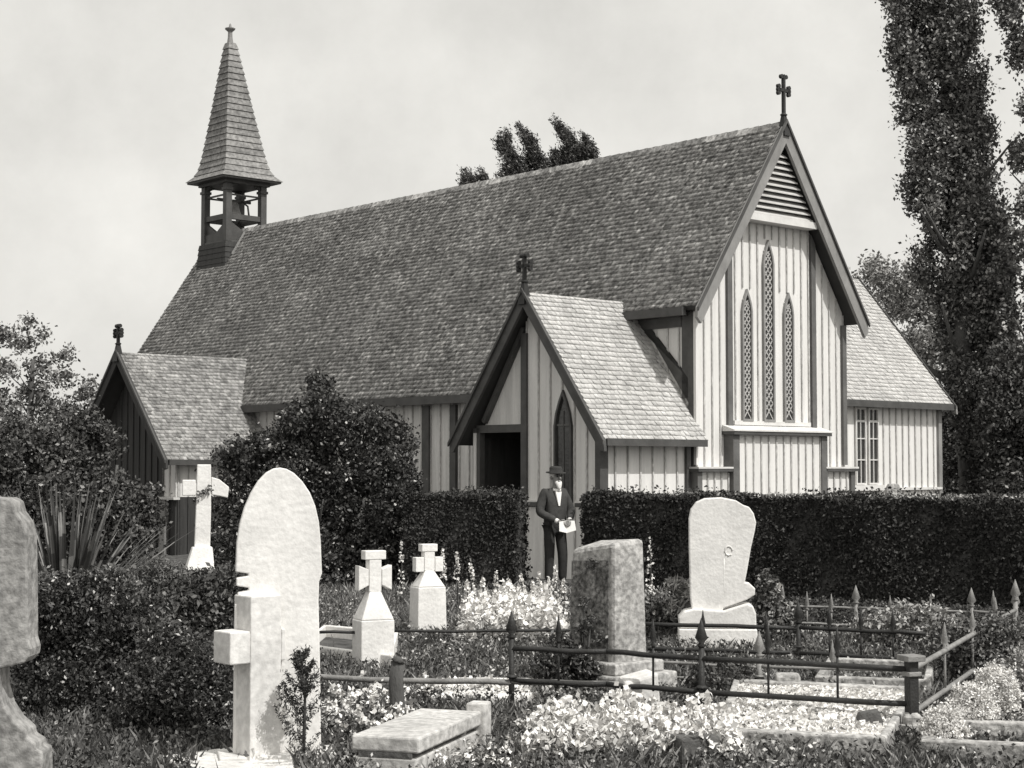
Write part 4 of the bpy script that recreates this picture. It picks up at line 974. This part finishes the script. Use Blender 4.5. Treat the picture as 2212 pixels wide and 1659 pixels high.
# white flower bed
def flowers(name, x0, x1, Y0, Y1, h, n, lab, size=.05, spikes=0, leafm='leafmid', top=None):
    a = G((x0 + x1) / 2, (Y0 + Y1) / 2); e = empty(name, a, 0, lab, 'flower bed')
    u = rng.random(n); v = rng.random(n); Y = Y0 + (Y1 - Y0) * v
    X = ((x0 + (x1 - x0) * u) - PW / 2) / FPX * Y * 1.0
    edge = np.minimum(1, 5 * np.minimum(u, 1 - u)) ** .5
    Z = h * edge * (.45 + .55 * rng.random(n)) * (1 + .15 * np.sin(u * 17) + .1 * np.sin(u * 41 + v * 9))
    Z = np.where(rng.random(n) < .3, Z * .5, Z)
    C = np.stack([X - a.x, Y - a.y, Z], 1)
    leaves('blossom', sprigs(C, 6, size * .4), size, M['flower'], e, .85, up=(.2, -.4, .5))
    k = int(n * 2.2); u = rng.random(k); Y = Y0 + (Y1 - Y0) * rng.random(k); X = ((x0 + (x1 - x0) * u) - PW / 2) / FPX * Y
    C = np.stack([X - a.x, Y - a.y, h * rng.random(k) * .62 * np.minimum(1, 5 * np.minimum(u, 1 - u)) ** .5], 1)
    leaves('foliage', sprigs(C, 3, .03), size * 1.3, M[leafm], e, .3, up=(0, 0, .8))
    return e
flowers('white_flower_bed', 992, 1222, 16.2, 19.4, .36, 1000, 'clump of white flowers in the middle, left of the square pillar stone', .06, leafm='leafpale')
flowers('white_flower_bed', 1115, 1620, 9.9, 11.3, .24, 850, 'wide drift of white flowers in the centre foreground', .042, leafm='leafpale')
flowers('white_flower_bed', 690, 900, 10.6, 12.2, .24, 150, 'scattered white flowers in front of the tall headstone', .035, leafm='leafdark')
flowers('white_flower_bed', 860, 1130, 9.6, 10.4, .12, 130, 'sparse white flowers along the bottom edge before the ledger', .03)
flowers('white_flower_bed', 870, 1260, 12.6, 13.2, .13, 170, 'low strip of white flowers behind the flat white slab', .035)
def spike(x, yt, yb, Y, lab):
    b = G(x, Y); zt = P(x, yt, Y).z; z0 = P(x, yb, Y).z
    e = empty('foxglove', b, 0, lab, 'flower', 'foxglove spikes along the hedge')
    MB().tube([(0, 0, -.05), (.01, 0, (z0 + zt) / 2), (0, 0, zt)], [.008, .006, .003], 5).build('stem', M['stem'], e)
    n = 46; t = rng.random(n); a = rng.random(n) * 6.28; r = .045 * (1.1 - t)
    C = np.stack([np.cos(a) * r, np.sin(a) * r, z0 + (zt - z0) * t], 1)
    leaves('bells', sprigs(C, 3, .006), .03, M['flower'], e, .8)
for x, yt, yb, Y, lab in [(866, 1165, 1285, 22., 'foxglove spike at the right edge of the great bush'), (956, 1185, 1255, 20., 'foxglove right beside the farther white cross'), (987, 1190, 1268, 20.5, 'foxglove second to the right of the farther white cross'), (1017, 1205, 1290, 19.5, 'foxglove at the left end of the white flower clump'),
                      (1043, 1248, 1285, 19.5, 'short foxglove above the left part of the flower clump'), (1097, 1250, 1300, 19., 'short foxglove above the middle of the flower clump'), (1126, 1240, 1300, 19., 'thin foxglove above the middle of the flower clump'), (1150, 1255, 1300, 19., 'lowest foxglove left of the man'), (1200, 1222, 1300, 19., 'broad foxglove in front of the legs of the man'), (1217, 1250, 1310, 18.6, 'small foxglove beside the square pillar stone'),
                      (1072, 1232, 1300, 18.8, 'slim foxglove over the left third of the flower clump'), (1165, 1235, 1300, 18.7, 'foxglove just left of the legs of the man'), (1185, 1246, 1305, 18.5, 'short foxglove between the feet of the man and the flower clump'), (1008, 1255, 1300, 18.4, 'short foxglove low at the left end of the flower clump'),
                      (1405, 1158, 1290, 19.5, 'tall foxglove between the pillar stone and the white tapering headstone')]:
    spike(x, yt, yb, Y, lab)
shrub('shrub', 1440, 1400, [(1400, 1330, .16), (1430, 1320, .18), (1460, 1310, .16), (1445, 1360, .22), (1410, 1370, .2)], 900, 5, .03, .05, 'leafmid', 'low leafy plant between the pillar stone and the white tapering headstone', Y=17.0, fl=14)
shrub('lily_plant', 1470, 1400, [(1472, 1270, .08), (1455, 1262, .06), (1480, 1290, .1), (1465, 1310, .12)], 160, 4, .03, .09, 'leafpale', 'pale-leaved lily at the left side of the white tapering headstone', Y=16.6, aspect=.25)
shrub('rose_bush', 1660, 1400, [(1650, 1250, .06), (1662, 1262, .08), (1668, 1290, .1), (1655, 1310, .14), (1680, 1330, .18), (1650, 1360, .18), (1700, 1360, .15)], 800, 5, .03, .05, 'leafmid', 'rose bush with light blooms right of the white tapering headstone', Y=16.8, fl=24, flsize=.05)
shrub('shrub', 1940, 1400, [(1880, 1360, .14), (1920, 1350, .18), (1960, 1345, .2), (2000, 1350, .2), (2040, 1365, .18)], 1500, 5, .03, .05, 'leafpale', 'sunlit pale shrub behind the rails at the right', Y=16.2)
for x, y, Y, lab in [(2155, 1445, 11.6, 'pale domed plant right of the stepped post, farthest of three'), (2101, 1481, 11.0, 'pale domed plant right of the stepped post, middle of three'), (2037, 1528, 10.3, 'pale domed plant at the lower right, nearest of three')]:
    rr_ = 43 / FPX * Y
    shrub('lavender_plant', x, 1650, [(x, y + 43, rr_), (x, y + 60, rr_ * 1.02), (x - 4, y + 85, rr_ * 1.0), (x + 4, y + 110, rr_)], 4200, 5, .010, .022, 'leafsilver', lab, 'plant', Y=Y, group='pale mounds at the lower right', shell=.88, stems=3)
shrub('shrub', 2180, 1600, [(2170, 1480, .2), (2200, 1520, .2), (2185, 1570, .15), (2200, 1600, .2), (2150, 1650, .15), (2210, 1450, .2)], 3000, 6, .02, .026, 'leafpale', 'grey small-leaved bush in the bottom right corner', Y=12.4)
shrub('shrub', 2120, 1470, [(2060, 1400, .2), (2110, 1390, .2), (2160, 1380, .2), (2130, 1420, .25), (2190, 1400, .2)], 2200, 5, .03, .04, 'leafmid', 'tangled bush around the diagonal railing at the right', Y=13.5)
# sapling in front of the tall headstone
b = G(656, 9.75); e = empty('conifer_sapling', b, 0, 'dark feathery conifer sapling in front of the tall pointed headstone', 'sapling')
zt = P(656, 1405, 9.75).z
MB().tube([(0, 0, -.05), (.01, 0, zt * .6), (-.02, 0, zt)], [.014, .009, .003], 6).build('trunk', M['stem'], e)
pts = []
for i in range(34):
    t = random.uniform(.05, .97); a = random.uniform(0, 6.283); L_ = .22 * (1 - t) + .035
    for j in range(16):
        s = j / 15; pts.append((math.cos(a) * L_ * s, math.sin(a) * L_ * s, zt * t + L_ * s * (.45 + .5 * s)))
leaves('foliage', sprigs(np.array(pts), 6, .010), .026, M['leafhedge'], e, .3)
# plants along the near rail
for x, Y, lab in [(1515, 11.9, 'thin dark plant beside the spear-headed near post'), (1560, 12.6, 'small dark plant right of the near post'), (1600, 13.0, 'small dark plant below the right end of the white base')]:
    shrub('weed', x, 1500, [(x, 1425, .05), (x + 8, 1450, .08), (x - 10, 1470, .1)], 130, 4, .015, .035, 'leafdark', lab, 'plant', Y=Y, group='dark weeds along the near rail')

# ------------------------------------------------------------------ grass and ground cover
CLEAR = [[gp(1548, 1612), gp(1915, 1632), gp(1985, 1515), gp(1585, 1496)], [gp(800, 1720), gp(1050, 1630), gp(1030, 1580), gp(880, 1600)], [gp(930, 1515), gp(1140, 1518), gp(1180, 1476), gp(985, 1474)], [gp(420, 1700), gp(640, 1700), gp(630, 1625), gp(440, 1630)], [gp(640, 1420), gp(846, 1446), gp(860, 1390), gp(700, 1375)]]
def cleared(X, Y, far=True):
    ok = np.ones(len(X), bool)
    for q in CLEAR:
        ins = np.ones(len(X), bool)
        for a, b in zip(q, q[1:] + q[:1]): ins &= ((b.x - a.x) * (Y - a.y) - (b.y - a.y) * (X - a.x)) > -.02
        ok &= ~(ins & (rng.random(len(X)) > .03))
    return ok & ((~((Y > 17.6) & (X > 2.2))) if far else True)
def blades(name, n, Y0, Y1, x0, x1, h, m, w=.006, tuft=.6, lab=None, avoid=()):
    Y = Y0 + (Y1 - Y0) * rng.random(n) ** 1.1; xp = x0 + (x1 - x0) * rng.random(n)
    X = (xp - PW / 2) / FPX * Y
    den = np.sin(X * 3.3 + Y * 1.3) + np.sin(X * 7.1 - Y * 2.9) + np.sin(Y * 5 + X * 2)
    k = ((den + rng.normal(size=n)) > tuft - 1) & cleared(X, Y)
    X, Y, den = X[k], Y[k], den[k]; n = len(X)
    hh = h * rng.uniform(.4, 1.3, n) * (1 + .25 * den / 3)
    a = rng.random(n) * 6.28; lean = rng.normal(size=(n, 2)) * .35 * hh[:, None]
    Z = np.array([gz(y) for y in Y]) - .02
    dx, dy = np.cos(a) * w, np.sin(a) * w
    V = np.stack([np.stack([X - dx, Y - dy, Z], 1), np.stack([X + dx, Y + dy, Z], 1),
                  np.stack([X + dx * .7 + lean[:, 0] * .4, Y + dy * .7 + lean[:, 1] * .4, Z + hh * .6], 1), np.stack([X + lean[:, 0], Y + lean[:, 1], Z + hh], 1)], 1).reshape(-1, 3)
    o = npmesh(name, V, np.arange(4 * n).reshape(n, 4), M[m])
    return tag(o, lab, None, None, 'stuff')
blades('grass', 110000, 8.5, 24.5, -60, 2270, .12, 'grass', .0045, .3, 'rough grass and weeds between the graves')
n = 20000
Y = 9 + 14 * rng.random(n); X = (rng.uniform(640, 2250, n) - PW / 2) / FPX * Y
den = np.sin(X * 2.7 + Y) + np.sin(X * 5.9 - Y * 2.1)
k = (den + rng.normal(size=n) * .7 > .4) & cleared(X, Y)
C = np.stack([X[k], Y[k], rng.random(k.sum()) * .13], 1)
o = leaves('ground_cover', sprigs(C, 3, .02), .03, M['leafpale'], None, .6, up=(0, -.2, .5)); tag(o, 'low pale-leaved ground cover spread among the graves', None, None, 'stuff')
n = 24000
Y = 9 + 14 * rng.random(n); X = (rng.uniform(-50, 2250, n) - PW / 2) / FPX * Y
k = cleared(X, Y, False); C = np.stack([X, Y, rng.random(n) * np.where(Y > 17, .05, .12)], 1)[k]
o = leaves('ground_cover', sprigs(C, 4, .02), .032, M['leafdark'], None, .6, up=(0, -.2, .5)); tag(o, 'low dark-leaved ground cover spread among the graves', None, None, 'stuff')

n = 9000
Y = 17.2 + 5.5 * rng.random(n); X = (rng.uniform(1600, 2260, n) - PW / 2) / FPX * Y
o = leaves('ground_cover', sprigs(np.stack([X, Y, rng.random(n) * .03], 1), 3, .02), .045, M['leafhedge'], None, .6, up=(0, -.2, .3)); tag(o, 'dark low growth along the foot of the long hedge', None, None, 'stuff')

# ------------------------------------------------------------------ the standing man
def skinned(name, verts, edges, radii, m, parent, sub=2, root=0):
    me = bpy.data.meshes.new(name); me.from_pydata(verts, edges, [])
    me.materials.append(m)
    o = bpy.data.objects.new(name, me); col.objects.link(o); o.parent = parent
    sk = o.modifiers.new('skin', 'SKIN'); sk.use_smooth_shade = True
    if not me.skin_vertices: me.skin_vertices.new()
    for i, r in enumerate(radii):
        rr = r if hasattr(r, '__len__') else (r, r)
        me.skin_vertices[0].data[i].radius = rr
        me.skin_vertices[0].data[i].use_root = (i == root)
    if sub:
        sb = o.modifiers.new('sub', 'SUBSURF'); sb.levels = sub; sb.render_levels = sub
    return o
pm = empty('person', G(1200, 24.4), R(28), 'bearded man in dark suit and brimmed hat, standing before the porch holding a paper', 'person')
# local: -y faces the viewer, turned a little to the right
J = dict(pelvis=(0, .02, .92), belly=(0, .0, 1.06), chest=(0, .03, 1.24), neckb=(0, .03, 1.42), neck=(0, -.01, 1.50),
         shL=(-.17, .04, 1.40), elL=(-.27, .02, 1.12), wrL=(-.08, -.24, .99), shR=(.17, .04, 1.40), elR=(.26, -.02, 1.12), wrR=(.10, -.25, 1.00),
         hipL=(-.09, .02, .88), knL=(-.10, .0, .48), anL=(-.10, .03, .09), hipR=(.09, .02, .88), knR=(.11, -.03, .48), anR=(.12, .0, .09))
def chain(keys): return [J[k] for k in keys]
names = ['pelvis', 'belly', 'chest', 'neckb', 'neck', 'shL', 'elL', 'wrL', 'shR', 'elR', 'wrR', 'hipL', 'knL', 'anL', 'hipR', 'knR', 'anR']
rad = dict(pelvis=(.13, .10), belly=(.125, .10), chest=(.14, .11), neckb=(.07, .06), neck=(.052, .055), shL=.062, elL=.045, wrL=.028, shR=.062, elR=.045, wrR=.028, hipL=.085, knL=.058, anL=.04, hipR=.085, knR=.058, anR=.04)
ed = [('pelvis', 'belly'), ('belly', 'chest'), ('chest', 'neckb'), ('neckb', 'neck'), ('chest', 'shL'), ('shL', 'elL'), ('elL', 'wrL'), ('chest', 'shR'), ('shR', 'elR'), ('elR', 'wrR'),
      ('pelvis', 'hipL'), ('hipL', 'knL'), ('knL', 'anL'), ('pelvis', 'hipR'), ('hipR', 'knR'), ('knR', 'anR')]
V = [J[k] for k in names]; E_ = [(names.index(a), names.index(b)) for a, b in ed]; Rr = [rad[k] for k in names]
def add(p, r, to):
    V.append(p); Rr.append(r); E_.append((to, len(V) - 1)); return len(V) - 1
hd = add((0, -.03, 1.56), (.062, .07), names.index('neck')); hd = add((0, -.045, 1.63), (.078, .092), hd); hd = add((0, -.03, 1.71), (.07, .08), hd)
for s, w in ((-1, 'wrL'), (1, 'wrR')):
    wi = names.index(w); x, y, z = J[w]
    pa = add((x - s * .03, y - .045, z - .01), (.034, .018), wi); pa2 = add((x - s * .045, y - .085, z - .02), (.036, .015), pa)
    for q in range(4):
        off = (q - 1.5) * .019
        f1 = add((x - s * (.065 + .002 * q), y - .10 + off * .5, z - .025 + off), .0095, pa2)
        f2 = add((x - s * (.095 + .004 * (1.5 - abs(q - 1.5))), y - .095 + off * .5, z - .035 + off), .0085, f1)
        add((x - s * .110, y - .075 + off * .5, z - .045 + off), .0075, f2)
    t1 = add((x - s * .01, y - .075, z + .025), .011, pa); add((x - s * .045, y - .105, z + .03), .009, t1)
for s, w in ((-1, 'anL'), (1, 'anR')):
    x, y, z = J[w]; f1 = add((x, y - .07, .055), (.045, .035), names.index(w)); add((x + s * .015, y - .17, .04), (.04, .028), f1)
body = skinned('body', V, E_, Rr, M['skin'], pm, 2)
# jacket: torso and sleeves, slightly larger
jn = ['pelvis', 'belly', 'chest', 'neckb', 'shL', 'elL', 'wrL', 'shR', 'elR', 'wrR']
jv = {k: J[k] for k in jn}; jv['pelvis'] = (0, .02, .78)
for w, e_ in (('wrL', 'elL'), ('wrR', 'elR')): a, c = Vector(J[w]), Vector(J[e_]); jv[w] = tuple(a.lerp(c, .12))
jr = dict(pelvis=(.195, .15), belly=(.185, .145), chest=(.20, .15), neckb=(.10, .085), shL=.095, elL=.075, wrL=.052, shR=.095, elR=.075, wrR=.052)
skinned('jacket', [jv[k] for k in jn], [(jn.index(a), jn.index(b)) for a, b in ed if a in jn and b in jn], [jr[k] for k in jn], M['clothmid'], pm, 2)
tn = ['pelvis', 'hipL', 'knL', 'anL', 'hipR', 'knR', 'anR']
tr_ = dict(pelvis=(.12, .10), hipL=.098, knL=.08, anL=.066, hipR=.098, knR=.08, anR=.066)
skinned('trousers', [J[k] for k in tn], [(tn.index(a), tn.index(b)) for a, b in ed if a in tn and b in tn], [tr_[k] for k in tn], M['cloth'], pm, 2)
for s, w in ((-1, 'anL'), (1, 'anR')):
    x, y, z = J[w]; skinned('shoe', [(x, y + .03, .05), (x, y - .07, .05), (x + s * .015, y - .19, .04)], [(0, 1), (1, 2)], [(.05, .05), (.052, .045), (.042, .035)], M['cloth'], pm, 2)
# face
fc = MB()
fc.tube([(0, -.125, 1.655), (0, -.155, 1.625), (0, -.13, 1.615)], [.012, .017, .012], 8)
for s in (-1, 1): fc.tube([(s * .08, -.03, 1.66), (s * .092, -.02, 1.64), (s * .082, -.03, 1.605)], [.012, .018, .010], 7)
fc.build('nose_and_ears', M['skin'], pm)
ey = MB()
for s in (-1, 1): ey.tube([(s * .032, -.118, 1.656), (s * .032, -.130, 1.656)], [.013, .008], 8); ey.bar((s * .015, -.126, 1.678), (s * .055, -.112, 1.676), .012, .010)
ey.bar((-.02, -.127, 1.588), (.02, -.127, 1.588), .008, .006)
ey.build('eyes', M['cloth'], pm)
skinned('beard', [(0, -.07, 1.59), (0, -.11, 1.55), (0, -.13, 1.46)], [(0, 1), (1, 2)], [(.07, .045), (.058, .04), (.022, .018)], M['hair'], pm, 2)
MB().lathe([(.084, 1.64), (.09, 1.66), (.088, 1.70), (.08, 1.72)], 0, .0, 14).build('hair', M['hair'], pm)
hat = MB()
n = 20; vs = []
for r, z in [(.150, 1.705), (.145, 1.72), (.098, 1.715), (.094, 1.78), (.080, 1.805), (.0, 1.80)]:
    vs.append([(math.cos(2 * math.pi * i / n) * max(r, .001), -.02 + math.sin(2 * math.pi * i / n) * max(r, .001) * 1.12, z - .0 + .12 * -(0) + (-.08 * (-math.sin(2 * math.pi * i / n)) * r)) for i in range(n)])
b0 = [v for r_ in vs for v in r_]
hat.add(b0, [(j * n + i, j * n + (i + 1) % n, (j + 1) * n + (i + 1) % n, (j + 1) * n + i) for j in range(len(vs) - 1) for i in range(n)] + [tuple(range(n))[::-1]], True)
hat.build('hat', M['cloth'], pm)
MB().hexa([(-.012, -.125, 1.22), (.012, -.125, 1.22), (.012, -.11, 1.22), (-.012, -.11, 1.22)], [(-.05, -.105, 1.43), (.05, -.105, 1.43), (.05, -.07, 1.43), (-.05, -.07, 1.43)]).build('shirt_front', M['paper'], pm)
MB().tube([(0, -.045, 1.44), (0, -.05, 1.475)], [.068, .062], 12).build('collar', M['paper'], pm)
cu = MB()
for w, e_ in (('wrL', 'elL'), ('wrR', 'elR')):
    a, c = Vector(J[w]), Vector(J[e_]); cu.tube([a.lerp(c, .02), a.lerp(c, .14)], .037, 10)
cu.build('cuff', M['paper'], pm)
# the paper he holds
pmw = Matrix.Translation(pm.location) @ Matrix.Rotation(R(28), 4, 'Z')
pe = empty('paper', pmw @ Vector((.0, -.36, .955)), R(28), 'folded white paper held in both hands by the man', 'paper')
mb = MB()
mb.hexa([(-.15, -.02, -.10), (.0, .02, -.13), (.0, .05, .05), (-.14, .0, .04)], [(-.15, -.024, -.10), (.0, .016, -.13), (.0, .046, .05), (-.14, -.004, .04)])
mb.hexa([(.0, .02, -.13), (.13, -.03, -.09), (.12, .0, .05), (.0, .05, .05)], [(.0, .016, -.13), (.13, -.034, -.09), (.12, -.004, .05), (.0, .046, .05)])
mb.build('sheet', M['paper'], pe)
